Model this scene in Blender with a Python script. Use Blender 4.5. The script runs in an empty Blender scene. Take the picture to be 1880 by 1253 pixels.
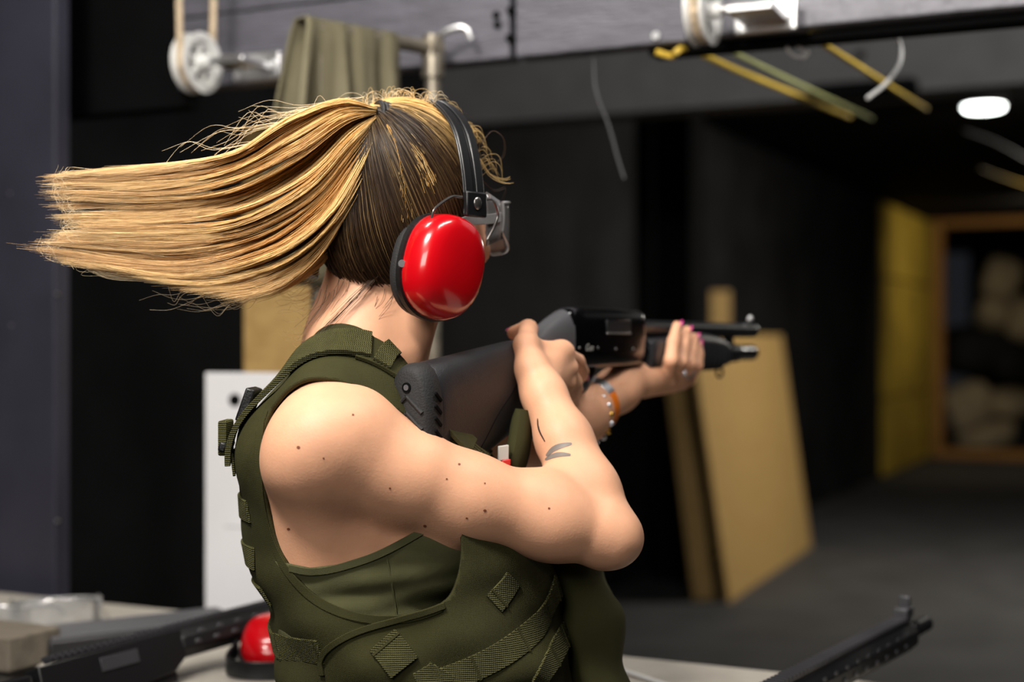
import bpy, bmesh, math, random
import numpy as np
from mathutils import Vector, Matrix
from mathutils.bvhtree import BVHTree

# ------------------------------------------------------------------ camera, world, lights, exposure
scene = bpy.context.scene
COL = scene.collection
random.seed(7)
rng = np.random.default_rng(11)
FPX = 2637.0
CAMZ = 1.36
cam_data = bpy.data.cameras.new('camera')
cam_data.sensor_width = 36.0
cam_data.lens = FPX / 1880.0 * 36.0
cam_data.clip_start = 0.05
cam_data.clip_end = 100
cam_data.dof.use_dof = True
cam_data.dof.focus_distance = 1.46
cam_data.dof.aperture_fstop = 2.5
camera = bpy.data.objects.new('camera', cam_data)
camera.location = (0, 0, CAMZ)
camera.rotation_euler = (math.pi / 2, 0, 0)
COL.objects.link(camera)
scene.camera = camera

world = bpy.data.worlds.new('range_air')
world.use_nodes = True
world.node_tree.nodes['Background'].inputs[0].default_value = (0.8, 0.85, 1.0, 1)
world.node_tree.nodes['Background'].inputs[1].default_value = 0.012
scene.world = world
vs = scene.view_settings
vs.view_transform = 'Standard'
vs.look = 'None'
vs.gamma = 1.0
vs.use_curve_mapping = False
vs.exposure = 0.0


def area(name, loc, target, size, power, color, sy=None):
    L = bpy.data.lights.new(name, 'AREA')
    L.energy = power
    L.color = color
    L.size = size
    if sy:
        L.shape = 'RECTANGLE'
        L.size_y = sy
    o = bpy.data.objects.new(name, L)
    o.location = loc
    o.rotation_euler = (Vector(target) - Vector(loc)).to_track_quat('-Z', 'Y').to_euler()
    COL.objects.link(o)
    return o


# ceiling panel lamp over the firing point (behind and above the photographer), and lamps along the lane
area('ceiling_panel_light', (-0.66, 0.62, 2.76), (-0.10, 1.50, 1.2), 0.42, 84, (1.0, 0.94, 0.86))
area('rear_fill_light', (-0.9, -0.9, 2.55), (-0.2, 1.4, 1.15), 1.2, 44, (1.0, 0.94, 0.87))  # soft frontal fill added behind the camera, not a known lamp
area('booth_ceiling_light', (0.55, 1.25, 2.74), (0.3, 1.6, 1.2), 1.0, 16, (1.0, 0.95, 0.9), 0.22)
area('booth_tube_light', (-0.55, 1.95, 2.72), (-0.3, 1.7, 1.3), 0.7, 10, (1.0, 0.96, 0.9), 0.1)
area('lane_lamp_front', (1.15, 2.35, 2.55), (1.0, 3.5, 1.8), 0.3, 20, (1.0, 0.97, 0.92))
area('lane_lamp_mid', (3.4, 7.4, 2.66), (2.2, 8.2, 0.0), 0.5, 72, (1.0, 0.93, 0.82))
area('lane_lamp_end', (5.2, 14.0, 2.66), (5.6, 17.4, 0.9), 0.6, 20, (1.0, 0.87, 0.66))

# ------------------------------------------------------------------ helpers
VF = np.array([0.436, 0.900, 0.0]); VF /= np.linalg.norm(VF)      # firing direction
TF = np.array([VF[1], -VF[0], 0.0])                               # along the firing line, to the right
CAMP = np.array([0.0, 0.0, CAMZ])
UP = np.array([0.0, 0.0, 1.0])


def nrm(v):
    v = np.asarray(v, float)
    return v / np.linalg.norm(v)


def pix(px, py, d):
    return np.array([(px - 940) / FPX * d, d, CAMZ - (py - 626.5) / FPX * d])


def ray(px, py):
    return np.array([(px - 940) / FPX, 1.0, -(py - 626.5) / FPX])


def rp(px, py, p0, n):
    """where the sight line through a pixel meets the plane (p0, n)"""
    r = ray(px, py)
    t = np.dot(np.asarray(p0) - CAMP, n) / np.dot(r, n)
    return CAMP + r * t


def topx(P):
    P = np.asarray(P)
    y = P[..., 1]
    return np.stack([940 + P[..., 0] / y * FPX, 626.5 - (P[..., 2] - CAMZ) / y * FPX], -1)


def lin(c):
    c = [x / 255.0 for x in c]
    return tuple(x / 12.92 if x <= 0.04045 else ((x + 0.055) / 1.055) ** 2.4 for x in c) + (1.0,)


MATS = {}


def mat(name, rgb, rough=0.6, metal=0.0, var=0.0, vscale=8.0, bump=0.0, bscale=60.0, rgb2=None, stretch=None,
        spec=0.5, sss=0.0, coat=0.0, emit=0.0, trans=0.0, weave=0.0, wscale=900.0, detail=5.0, attr=None):
    m = bpy.data.materials.new(name)
    m.use_nodes = True
    nt = m.node_tree
    b = nt.nodes['Principled BSDF']
    N = nt.nodes.new
    lk = nt.links.new
    b.inputs['Roughness'].default_value = rough
    b.inputs['Metallic'].default_value = metal
    b.inputs['Specular IOR Level'].default_value = spec
    b.inputs['Coat Weight'].default_value = coat
    b.inputs['Coat Roughness'].default_value = 0.06
    b.inputs['Transmission Weight'].default_value = trans
    if sss:
        b.inputs['Subsurface Weight'].default_value = sss
        b.inputs['Subsurface Radius'].default_value = (1.0, 0.35, 0.18)
        b.inputs['Subsurface Scale'].default_value = 0.008
    c1 = lin(rgb)
    tc = N('ShaderNodeTexCoord')
    mp = N('ShaderNodeMapping')
    lk(tc.outputs['Object'], mp.inputs[0])
    if stretch:
        mp.inputs['Scale'].default_value = stretch
    if attr:
        at = N('ShaderNodeAttribute')
        at.attribute_name = attr
        lk(at.outputs['Color'], b.inputs['Base Color'])
    else:
        no = N('ShaderNodeTexNoise')
        no.inputs['Scale'].default_value = vscale
        no.inputs['Detail'].default_value = detail
        lk(mp.outputs[0], no.inputs['Vector'])
        mx = N('ShaderNodeMix')
        mx.data_type = 'RGBA'
        rr = N('ShaderNodeMapRange')
        rr.inputs['From Min'].default_value = 0.35
        rr.inputs['From Max'].default_value = 0.65
        lk(no.outputs['Fac'], rr.inputs[0])
        lk(rr.outputs[0], mx.inputs[0])
        if rgb2 is None:
            c2 = tuple(min(1, x * (1 + var)) for x in c1[:3]) + (1,)
            c0 = tuple(x * (1 - var) for x in c1[:3]) + (1,)
        else:
            c0, c2 = c1, lin(rgb2)
        mx.inputs[6].default_value = c0
        mx.inputs[7].default_value = c2
        lk(mx.outputs[2], b.inputs['Base Color'])
        if emit:
            lk(mx.outputs[2], b.inputs['Emission Color'])
            b.inputs['Emission Strength'].default_value = emit
    last = None
    if bump:
        n2 = N('ShaderNodeTexNoise')
        n2.inputs['Scale'].default_value = bscale
        n2.inputs['Detail'].default_value = 4
        lk(mp.outputs[0], n2.inputs['Vector'])
        bp = N('ShaderNodeBump')
        bp.inputs['Strength'].default_value = bump
        bp.inputs['Distance'].default_value = 0.004
        lk(n2.outputs['Fac'], bp.inputs['Height'])
        last = bp
    if weave:
        for ax in ('X', 'Z'):
            w = N('ShaderNodeTexWave')
            w.bands_direction = ax
            w.inputs['Scale'].default_value = wscale / 6.283
            w.inputs['Distortion'].default_value = 0.6
            lk(tc.outputs['Object'], w.inputs['Vector'])
            bp = N('ShaderNodeBump')
            bp.inputs['Strength'].default_value = weave
            bp.inputs['Distance'].default_value = 0.002
            lk(w.outputs['Fac'], bp.inputs['Height'])
            if last:
                lk(last.outputs[0], bp.inputs['Normal'])
            last = bp
    if last:
        lk(last.outputs[0], b.inputs['Normal'])
    MATS[name] = m
    return m


def clear_plastic(name, tint=(0.95, 0.97, 1.0), gloss=0.18):
    m = bpy.data.materials.new(name)
    m.use_nodes = True
    nt = m.node_tree
    nt.nodes.remove(nt.nodes['Principled BSDF'])
    out = nt.nodes['Material Output']
    tr = nt.nodes.new('ShaderNodeBsdfTransparent')
    tr.inputs[0].default_value = tint + (1,)
    gl = nt.nodes.new('ShaderNodeBsdfGlossy')
    gl.inputs['Roughness'].default_value = 0.08
    df = nt.nodes.new('ShaderNodeBsdfDiffuse')
    df.inputs[0].default_value = (0.8, 0.8, 0.8, 1)
    mx = nt.nodes.new('ShaderNodeMixShader')
    fr = nt.nodes.new('ShaderNodeFresnel')
    fr.inputs[0].default_value = 1.45
    ad = nt.nodes.new('ShaderNodeMath')
    ad.inputs[1].default_value = gloss * 0.4
    nt.links.new(fr.outputs[0], ad.inputs[0])
    nt.links.new(ad.outputs[0], mx.inputs[0])
    m2 = nt.nodes.new('ShaderNodeMixShader')
    m2.inputs[0].default_value = gloss
    nt.links.new(tr.outputs[0], m2.inputs[1])
    nt.links.new(df.outputs[0], m2.inputs[2])
    nt.links.new(m2.outputs[0], mx.inputs[1])
    nt.links.new(gl.outputs[0], mx.inputs[2])
    nt.links.new(mx.outputs[0], out.inputs['Surface'])
    return m


def put(name, me, material, parent=None, label=None, cat=None, group=None, kind=None, smooth=False):
    o = bpy.data.objects.new(name, me)
    if material is not None and not me.materials:
        me.materials.append(material)
    COL.objects.link(o)
    if parent is not None:
        o.parent = parent
        if parent.type == 'EMPTY':
            o.matrix_parent_inverse = Matrix.Translation(-parent.location)
    if label: o['label'] = label
    if cat: o['category'] = cat
    if group: o['group'] = group
    if kind: o['kind'] = kind
    if smooth:
        me.polygons.foreach_set('use_smooth', np.ones(len(me.polygons), bool))
    return o


def empty(name, loc, label=None, cat=None, group=None, kind=None):
    o = bpy.data.objects.new(name, None)
    o.empty_display_size = 0.05
    o.location = tuple(float(x) for x in loc)
    COL.objects.link(o)
    if label: o['label'] = label
    if cat: o['category'] = cat
    if group: o['group'] = group
    if kind: o['kind'] = kind
    return o


def mesh_np(name, V, F):
    """V (n,3), F (m,k) all faces with k corners"""
    me = bpy.data.meshes.new(name)
    V = np.ascontiguousarray(V, np.float32)
    F = np.ascontiguousarray(F, np.int32)
    k = F.shape[1]
    me.vertices.add(len(V))
    me.vertices.foreach_set('co', V.ravel())
    me.loops.add(F.size)
    me.loops.foreach_set('vertex_index', F.ravel())
    me.polygons.add(len(F))
    me.polygons.foreach_set('loop_start', np.arange(0, F.size, k, dtype=np.int32))
    me.update(calc_edges=True)
    me.validate()
    return me


class MB:
    """collects vertices and faces of one part"""
    def __init__(self):
        self.v = []
        self.f = []

    def add(self, V, F):
        n = len(self.v)
        self.v += [tuple(float(c) for c in p) for p in V]
        self.f += [tuple(n + i for i in f) for f in F]
        return self

    def box(self, c, ax, ay, az, hx, hy, hz):
        c = np.asarray(c, float)
        P = []
        for sx in (-1, 1):
            for sy in (-1, 1):
                for sz in (-1, 1):
                    P.append(c + ax * hx * sx + ay * hy * sy + az * hz * sz)
        F = [(0, 1, 3, 2), (4, 6, 7, 5), (0, 4, 5, 1), (2, 3, 7, 6), (0, 2, 6, 4), (1, 5, 7, 3)]
        return self.add(P, F)

    def loft(self, rings, cap=True):
        n = len(rings[0])
        V = [p for r in rings for p in r]
        F = []
        for i in range(len(rings) - 1):
            for j in range(n):
                a, b = i * n + j, i * n + (j + 1) % n
                F.append((a, b, b + n, a + n))
        if cap:
            F.append(tuple(range(n))[::-1])
            F.append(tuple(range((len(rings) - 1) * n, len(rings) * n)))
        return self.add(V, F)

    def tube(self, path, rad, sides=10, cap=True, flat=1.0, closed=False):
        P = np.asarray(path, float)
        n = len(P)
        R = np.full(n, rad, float) if np.isscalar(rad) else np.asarray(rad, float)
        T = np.gradient(P, axis=0)
        if closed:
            T = np.roll(P, -1, 0) - np.roll(P, 1, 0)
        T /= np.linalg.norm(T, axis=1)[:, None] + 1e-12
        u = np.cross(T[0], UP)
        if np.linalg.norm(u) < 1e-3:
            u = np.cross(T[0], [1, 0, 0])
        u = nrm(u)
        rings = []
        for i in range(n):
            u = nrm(u - T[i] * np.dot(u, T[i]))
            w = np.cross(T[i], u)
            rings.append([P[i] + R[i] * (u * math.cos(a) + w * flat * math.sin(a)) for a in np.linspace(0, 2 * math.pi, sides, endpoint=False)])
        if closed:
            rings.append(rings[0])
            cap = False
        return self.loft(rings, cap)

    def prism(self, poly, ext):
        """poly: list of 3d points, ext: vector"""
        poly = [np.asarray(p, float) for p in poly]
        n = len(poly)
        ext = np.asarray(ext, float)
        V = poly + [p + ext for p in poly]
        F = [tuple(range(n))[::-1], tuple(range(n, 2 * n))]
        for i in range(n):
            j = (i + 1) % n
            F.append((i, j, j + n, i + n))
        return self.add(V, F)

    def ribbon(self, path, side, nor, w, th):
        """closed strip: centre path, side vectors, normals, width, thickness"""
        rings = []
        for p, s, n in zip(path, side, nor):
            p, s, n = np.asarray(p), nrm(s), nrm(n)
            rings.append([p - s * w / 2, p + s * w / 2, p + s * w / 2 + n * th, p - s * w / 2 + n * th])
        return self.loft(rings)

    def build(self, name, material, parent=None, bevel=0.0, seg=2, smooth=True, sub=0, angle=35, **kw):
        me = bpy.data.meshes.new(name)
        me.from_pydata(self.v, [], self.f)
        bm = bmesh.new()
        bm.from_mesh(me)
        bmesh.ops.recalc_face_normals(bm, faces=bm.faces)
        bm.to_mesh(me)
        bm.free()
        o = put(name, me, material, parent, smooth=smooth, **kw)
        if bevel:
            md = o.modifiers.new('bevel', 'BEVEL')
            md.width = bevel
            md.segments = seg
            md.limit_method = 'ANGLE'
            md.angle_limit = math.radians(angle)
            if smooth:
                md.harden_normals = False
        if sub:
            md = o.modifiers.new('subd', 'SUBSURF')
            md.levels = md.render_levels = sub
        if smooth and not sub:
            try:
                me.set_sharp_from_angle(angle=math.radians(38))
            except Exception:
                pass
        return o


def cr(pts, n):
    """Catmull-Rom resample of a polyline"""
    P = np.asarray(pts, float)
    if len(P) == 2:
        t = np.linspace(0, 1, n)[:, None]
        return P[0] * (1 - t) + P[1] * t
    E = np.vstack([2 * P[0] - P[1], P, 2 * P[-1] - P[-2]])
    m = len(P) - 1
    out = []
    for x in np.linspace(0, m - 1e-9, n):
        i = int(x)
        t = x - i
        a, b, c, d = E[i], E[i + 1], E[i + 2], E[i + 3]
        out.append(0.5 * ((2 * b) + (-a + c) * t + (2 * a - 5 * b + 4 * c - d) * t * t + (-a + 3 * b - 3 * c + d) * t ** 3))
    return np.array(out)


# ------------------------------------------------------------------ implicit surfaces -> one continuous mesh
class Field:
    def __init__(self, lo, hi, h):
        self.lo = np.asarray(lo, float)
        self.h = h
        self.n = np.ceil((np.asarray(hi) - self.lo) / h).astype(int) + 1
        self.d = np.full(self.n, 0.09, np.float32)
        self.ax = [(self.lo[i] + h * np.arange(self.n[i])).astype(np.float32) for i in range(3)]

    def win(self, lo, hi):
        a = np.clip(np.floor((np.asarray(lo) - self.lo) / self.h).astype(int), 0, self.n)
        b = np.clip(np.ceil((np.asarray(hi) - self.lo) / self.h).astype(int) + 1, 0, self.n)
        return tuple(slice(int(x), int(y)) for x, y in zip(a, b))

    def coords(self, s):
        return (self.ax[0][s[0]][:, None, None], self.ax[1][s[1]][None, :, None], self.ax[2][s[2]][None, None, :])

    def merge(self, s, d, k, sub=False):
        a = self.d[s]
        if sub:
            self.d[s] = np.maximum(a, -d)
            return
        if k <= 0:
            self.d[s] = np.minimum(a, d)
            return
        h = np.clip(0.5 + 0.5 * (d - a) / k, 0, 1)
        self.d[s] = d * (1 - h) + a * h - k * h * (1 - h) if False else (d + (a - d) * h) - k * h * (1 - h)

    def cone(self, a, b, ra, rb, k=0.01, sub=False):
        a, b = np.asarray(a, float), np.asarray(b, float)
        m = max(ra, rb) + max(k, 0.01) + 0.02
        s = self.win(np.minimum(a, b) - m, np.maximum(a, b) + m)
        x, y, z = self.coords(s)
        ab = b - a
        L2 = float(ab @ ab) + 1e-12
        t = np.clip(((x - a[0]) * ab[0] + (y - a[1]) * ab[1] + (z - a[2]) * ab[2]) / L2, 0, 1)
        d = np.sqrt((x - a[0] - t * ab[0]) ** 2 + (y - a[1] - t * ab[1]) ** 2 + (z - a[2] - t * ab[2]) ** 2) - (ra + (rb - ra) * t)
        self.merge(s, d.astype(np.float32), k, sub)

    def chain(self, pts, rads, k=0.01):
        for i in range(len(pts) - 1):
            self.cone(pts[i], pts[i + 1], rads[i], rads[i + 1], k)

    def ell(self, c, axes, half, k=0.01, sub=False):
        c = np.asarray(c, float)
        A = [nrm(a) for a in axes]
        m = max(half) + max(k, 0.01) + 0.02
        s = self.win(c - m, c + m)
        x, y, z = self.coords(s)
        q = 0
        g = 0
        for a, hh in zip(A, half):
            u = (x - c[0]) * a[0] + (y - c[1]) * a[1] + (z - c[2]) * a[2]
            q = q + (u / hh) ** 2
            g = g + (u / hh ** 2) ** 2
        q = np.sqrt(q)
        d = q * (q - 1) / (np.sqrt(g) + 1e-6)
        self.merge(s, d.astype(np.float32), k, sub)

    def stack(self, secs, p=2.0, off=0.0, k=0.02, cy=None):
        """torso: sections (z, cx, cy, a, b) with smooth interpolation; superellipse power p"""
        S = np.array(secs, float)
        zz = self.ax[2]
        z0, z1 = S[0, 0], S[-1, 0]
        dense = cr(S, 200)
        o = np.argsort(dense[:, 0])
        dense = dense[o]
        cx, cyy, a, b = [np.interp(zz, dense[:, 0], dense[:, i]).astype(np.float32) for i in (1, 2, 3, 4)]
        a = a + off
        b = b + off
        s = self.win((S[:, 1] - S[:, 3]).min().repeat(3) * 0 + self.lo, self.lo + self.h * self.n)
        x, y, z = self.coords(s)
        u = np.abs((x - cx) / a)
        v = np.abs((y - cyy) / b)
        q = (u ** p + v ** p) ** (1.0 / p)
        d = (q - 1) * np.minimum(a, b) * np.sqrt(np.clip((u * u + v * v) / (q * q + 1e-6), 0.5, 2))
        d = np.maximum(d, np.maximum(z0 - off - z, z - z1 - off))
        self.merge(s, d.astype(np.float32), k)

    def mesh(self, iso=0.0):
        D = self.d - iso
        n = D.shape
        I = D < 0
        c = np.zeros((n[0] - 1, n[1] - 1, n[2] - 1), np.int8)
        for i in (0, 1):
            for j in (0, 1):
                for k in (0, 1):
                    c += I[i:n[0] - 1 + i, j:n[1] - 1 + j, k:n[2] - 1 + k]
        cells = np.argwhere((c > 0) & (c < 8))
        idx = np.full(c.shape, -1, np.int32)
        idx[tuple(cells.T)] = np.arange(len(cells))
        acc = np.zeros((len(cells), 3))
        cnt = np.zeros(len(cells))
        ci, cj, ck = cells.T
        corners = [(i, j, k) for i in (0, 1) for j in (0, 1) for k in (0, 1)]
        vals = {q: D[ci + q[0], cj + q[1], ck + q[2]] for q in corners}
        for q in corners:
            for ax in range(3):
                if q[ax] == 0:
                    r = list(q); r[ax] = 1; r = tuple(r)
                    a, b = vals[q], vals[r]
                    m = (a < 0) != (b < 0)
                    t = np.where(m, a / np.where(m, a - b, 1), 0)
                    p = np.array(q, float)[None, :].repeat(len(cells), 0)
                    p[:, ax] += t
                    acc[m] += p[m]
                    cnt[m] += 1
        V = self.lo + self.h * (cells + acc / cnt[:, None])
        F = []
        for ax in range(3):
            sl0 = [slice(1, -1)] * 3
            sl1 = [slice(1, -1)] * 3
            sl0[ax] = slice(0, -1)
            sl1[ax] = slice(1, None)
            a, b = I[tuple(sl0)], I[tuple(sl1)]
            e = np.argwhere(a != b)
            if not len(e):
                continue
            flip = a[tuple(e.T)]
            base = e + 1
            base[:, ax] -= 1
            o1, o2 = (ax + 1) % 3, (ax + 2) % 3
            quad = []
            for (p, q) in ((-1, -1), (0, -1), (0, 0), (-1, 0)):
                g = base.copy()
                g[:, o1] += p
                g[:, o2] += q
                quad.append(idx[tuple(g.T)])
            quad = np.stack(quad, 1)
            quad[~flip] = quad[~flip][:, ::-1]
            F.append(quad)
        F = np.vstack(F)
        F = F[(F >= 0).all(1)]
        return V, F


def laplace(V, F, it=2, lam=0.5):
    E = np.vstack([F[:, [i, (i + 1) % F.shape[1]]] for i in range(F.shape[1])])
    for k in range(it):
        for l in (lam, -lam * 1.04):
            acc = np.zeros_like(V)
            cnt = np.zeros(len(V))
            for a, b in ((0, 1), (1, 0)):
                for c in range(3):
                    acc[:, c] += np.bincount(E[:, a], V[E[:, b], c], len(V))
                cnt += np.bincount(E[:, a], minlength=len(V))
            V = V + l * (acc / np.maximum(cnt, 1)[:, None] - V)
    return V


def tri(F):
    return np.vstack([F[:, [0, 1, 2]], F[:, [0, 2, 3]]])


def clip(V, T, f):
    """keep the part of a triangle mesh where f > 0, cut cleanly along f = 0"""
    f = np.where(np.abs(f) < 1e-7, 1e-7, f)
    s = f[T] > 0
    c = s.sum(1)
    keep = [T[c == 3]]
    newv = []
    cache = {}
    nb = len(V)

    def cut(a, b):
        key = (min(a, b), max(a, b))
        if key not in cache:
            t = f[a] / (f[a] - f[b])
            cache[key] = nb + len(newv)
            newv.append(V[a] + (V[b] - V[a]) * t)
        return cache[key]
    ext = []
    for tr_, ss in zip(T[(c == 1) | (c == 2)], s[(c == 1) | (c == 2)]):
        if ss.sum() == 1:
            i = int(np.argmax(ss))
            a, b, d = tr_[i], tr_[(i + 1) % 3], tr_[(i + 2) % 3]
            ext.append((a, cut(a, b), cut(a, d)))
        else:
            i = int(np.argmin(ss))
            a, b, d = tr_[i], tr_[(i + 1) % 3], tr_[(i + 2) % 3]
            p, q = cut(a, b), cut(a, d)
            ext.append((p, b, d))
            ext.append((p, d, q))
    if ext:
        keep.append(np.array(ext))
    T2 = np.vstack(keep)
    V2 = np.vstack([V, np.array(newv)]) if newv else V
    used = np.unique(T2)
    re = np.full(len(V2), -1)
    re[used] = np.arange(len(used))
    return V2[used], re[T2]


def polysd(P, poly):
    """signed distance in the plane, positive outside"""
    P = np.asarray(P, float)
    Q = np.asarray(poly, float)
    d = np.full(len(P), 1e18)
    s = np.ones(len(P))
    n = len(Q)
    for i in range(n):
        a, b = Q[i], Q[i - 1]
        e = b - a
        w = P - a
        t = np.clip((w @ e) / (e @ e), 0, 1)
        d = np.minimum(d, ((w - t[:, None] * e) ** 2).sum(1))
        c1 = P[:, 1] >= a[1]
        c2 = P[:, 1] < b[1]
        c3 = e[0] * w[:, 1] > e[1] * w[:, 0]
        fl = (c1 & c2 & c3) | (~c1 & ~c2 & ~c3)
        s = np.where(fl, -s, s)
    return s * np.sqrt(d)


def bvh_of(V, F):
    return BVHTree.FromPolygons([tuple(v) for v in V.tolist()], [tuple(f) for f in F.tolist()])


def cast(bvh, px, py):
    r = Vector(ray(px, py)).normalized()
    loc, nor, i, d = bvh.ray_cast(Vector(CAMP), r)
    if loc is None:
        return None
    nor = np.array(nor)
    if np.dot(nor, np.array(r)) > 0:
        nor = -nor
    return np.array(loc), nor


def surf_ribbon(bvh, pts, w, th, n=24, lift=0.0008, wob=0.0):
    """a strap laid on a surface along a line of pixels, real width w and thickness th"""
    Pp = cr(pts, n)
    path, nor = [], []
    for p in Pp:
        h = cast(bvh, p[0], p[1])
        if h is None:
            continue
        path.append(h[0])
        nor.append(h[1])
    path = np.array(path)
    nor = np.array(nor)
    if len(path) < 3:
        return None
    for _ in range(3):
        nor[1:-1] = (nor[:-2] + nor[1:-1] + nor[2:]) / 3
        path[1:-1] = (path[:-2] + path[1:-1] * 2 + path[2:]) / 4
    nor /= np.linalg.norm(nor, axis=1)[:, None]
    T = np.gradient(path, axis=0)
    side = np.cross(T, nor)
    mb = MB()
    mb.ribbon(path + nor * lift, side, nor, w, th)
    mb.path, mb.nor, mb.side = path, nor, side / np.linalg.norm(side, axis=1)[:, None]
    return mb

# ------------------------------------------------------------------ materials
M_floor = mat('asphalt_floor', (60, 60, 61), 0.8, var=0.25, vscale=3, bump=0.5, bscale=90)
M_wall = mat('charcoal_wall', (33, 33, 34), 0.9, var=0.35, vscale=2.2, bump=0.5, bscale=25, spec=0.15)
M_ceil = mat('black_ceiling', (15, 14, 14), 0.9, var=0.2, spec=0.1)
M_black = mat('black_paint', (9, 9, 10), 0.9, var=0.2, bump=0.2, spec=0.1)
M_part = mat('blue_black_paint', (54, 54, 66), 0.42, var=0.12, vscale=5, bump=0.15, bscale=40)
M_beam = mat('grey_painted_timber', (96, 95, 104), 0.5, var=0.16, vscale=9, bump=0.8, bscale=38, stretch=(1, 1, 6))
M_beam2 = mat('pale_grey_painted_timber', (124, 123, 131), 0.5, var=0.18, vscale=14, bump=1.0, bscale=60)
M_header = mat('grey_header_paint', (104, 104, 106), 0.7, var=0.08)
M_ply = mat('osb_plywood', (190, 156, 96), 0.7, rgb2=(172, 138, 80), vscale=30, bump=0.3, bscale=120)
M_plyedge = mat('plywood_edge', (150, 116, 66), 0.8, var=0.2, vscale=40)
M_yellow = mat('yellow_insulation', (186, 156, 52), 0.8, var=0.25, vscale=2.5, bump=0.4)
M_wood = mat('raw_timber', (166, 118, 58), 0.7, var=0.2, vscale=10, stretch=(6, 6, 0.6))
M_sand = mat('sandbag_hessian', (196, 178, 146), 0.9, var=0.2, vscale=4, bump=0.6, bscale=50)
M_rubber = mat('black_rubber', (14, 14, 14), 0.7, var=0.3)
M_white = mat('white_board', (236, 236, 240), 0.55, var=0.03, vscale=3)
M_bench = mat('worn_laminate', (176, 170, 160), 0.5, var=0.12, vscale=12, bump=0.15)
M_pipe = mat('galvanised_pipe', (150, 142, 128), 0.42, metal=0.7, var=0.2, vscale=30)
M_canvas = mat('olive_canvas', (104, 98, 76), 0.85, var=0.2, vscale=12, bump=0.4, bscale=200, stretch=(1, 1, 0.3))
M_steel = mat('bright_steel', (225, 226, 228), 0.28, metal=0.9, var=0.05)
M_wheel = mat('white_nylon', (222, 222, 220), 0.4, var=0.05)
M_rope = mat('pale_rope', (198, 178, 150), 0.8, var=0.3, vscale=90, bump=0.6, bscale=220)
M_string = mat('yellow_cord', (226, 190, 70), 0.55, var=0.1)
M_string2 = mat('greenish_cord', (176, 178, 120), 0.55, var=0.1)
M_tie = mat('white_plastic_cord', (225, 225, 225), 0.4)
M_lampglow = mat('lamp_diffuser', (250, 255, 250), 0.5, emit=14.0)
M_blackplastic = mat('black_plastic', (20, 20, 21), 0.42, var=0.1, bump=0.15, bscale=400)
M_gunmetal = mat('blued_steel', (26, 27, 30), 0.2, metal=0.7, var=0.1, spec=0.6, coat=0.4)
M_redcup = mat('red_plastic', (196, 8, 20), 0.22, var=0.05, spec=0.6, coat=0.5)
M_brass = mat('brass', (226, 176, 82), 0.25, metal=1.0, var=0.05)
M_clear = clear_plastic('clear_polycarbonate')

# ------------------------------------------------------------------ the setting
XA, YA, ZA = np.eye(3)


def slab(name, c, ax, ay, hx, hy, hz, m, parent=None, bevel=0.0, **kw):
    return MB().box(c, ax, ay, UP, hx, hy, hz).build(name, m, parent, bevel=bevel, smooth=False, **kw)


slab('floor', (3, 9.5, -0.05), XA, YA, 10, 13.5, 0.05, M_floor, kind='structure', label='dark grey floor of the shooting range')
slab('ceiling', (3, 9.5, 2.82), XA, YA, 10, 13.5, 0.05, M_ceil, kind='structure', label='black ceiling over the shooting range')
WL0 = np.array([2.55, 12.0, 0.0])


def wall_along(name, p, axis, a, b, z0, z1, th, m, **kw):
    c = p + axis * (a + b) / 2
    n = np.array([axis[1], -axis[0], 0.0])
    c = c - n * th / 2
    c[2] = (z0 + z1) / 2
    return slab(name, c, axis, n, (b - a) / 2, th / 2, (z1 - z0) / 2, m, **kw)


wall_along('wall_left', WL0, VF, -14.0, 5.45, 0, 2.78, 0.2, M_wall, kind='structure', label='rough charcoal wall running down the range beside the leaning plywood')
wall_along('wall_trap', WL0 - TF * 1.1, VF, 5.45, 11.0, 0, 2.78, 0.2, M_black, kind='structure', label='black side wall of the bullet trap')
wall_along('wall_right', WL0 + TF * 7.6, VF, -14, 11, 0, 2.78, -0.2, M_wall, kind='structure', label='charcoal wall on the far side of the lanes')
wall_along('wall_back', WL0 + VF * 10.6, TF, -0.3, 8.0, 0, 2.78, 0.2, M_black, kind='structure', label='black wall behind the sandbags')
wall_along('wall_rear', np.array([0, -2.6, 0.0]), TF, -6, 6, 0, 2.78, -0.2, M_wall, kind='structure', label='dark wall behind the firing point')

# black pillar the plywood leans on
pc = pix(1256, 626, 8.15)
slab('pillar', (pc[0] - 0.02, pc[1] + 0.1, 1.385), VF, TF, 0.12, 0.11, 1.38, M_black, kind='structure', label='black pillar behind the leaning plywood sheets')


def sheet(name, a, b, atop, h, th, label, m=M_ply, group=None):
    """leaning board: bottom corners a, b on the floor, top offset vector atop"""
    a, b, atop = map(lambda q: np.asarray(q, float), (a, b, atop))
    n = nrm(np.cross(b - a, atop + UP * h))
    mb = MB().prism([a, b, b + atop + UP * h, a + atop + UP * h], -n * th)
    return mb.build(name, m, None, bevel=0.003, smooth=False, label=label, cat='board', group=group)


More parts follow.
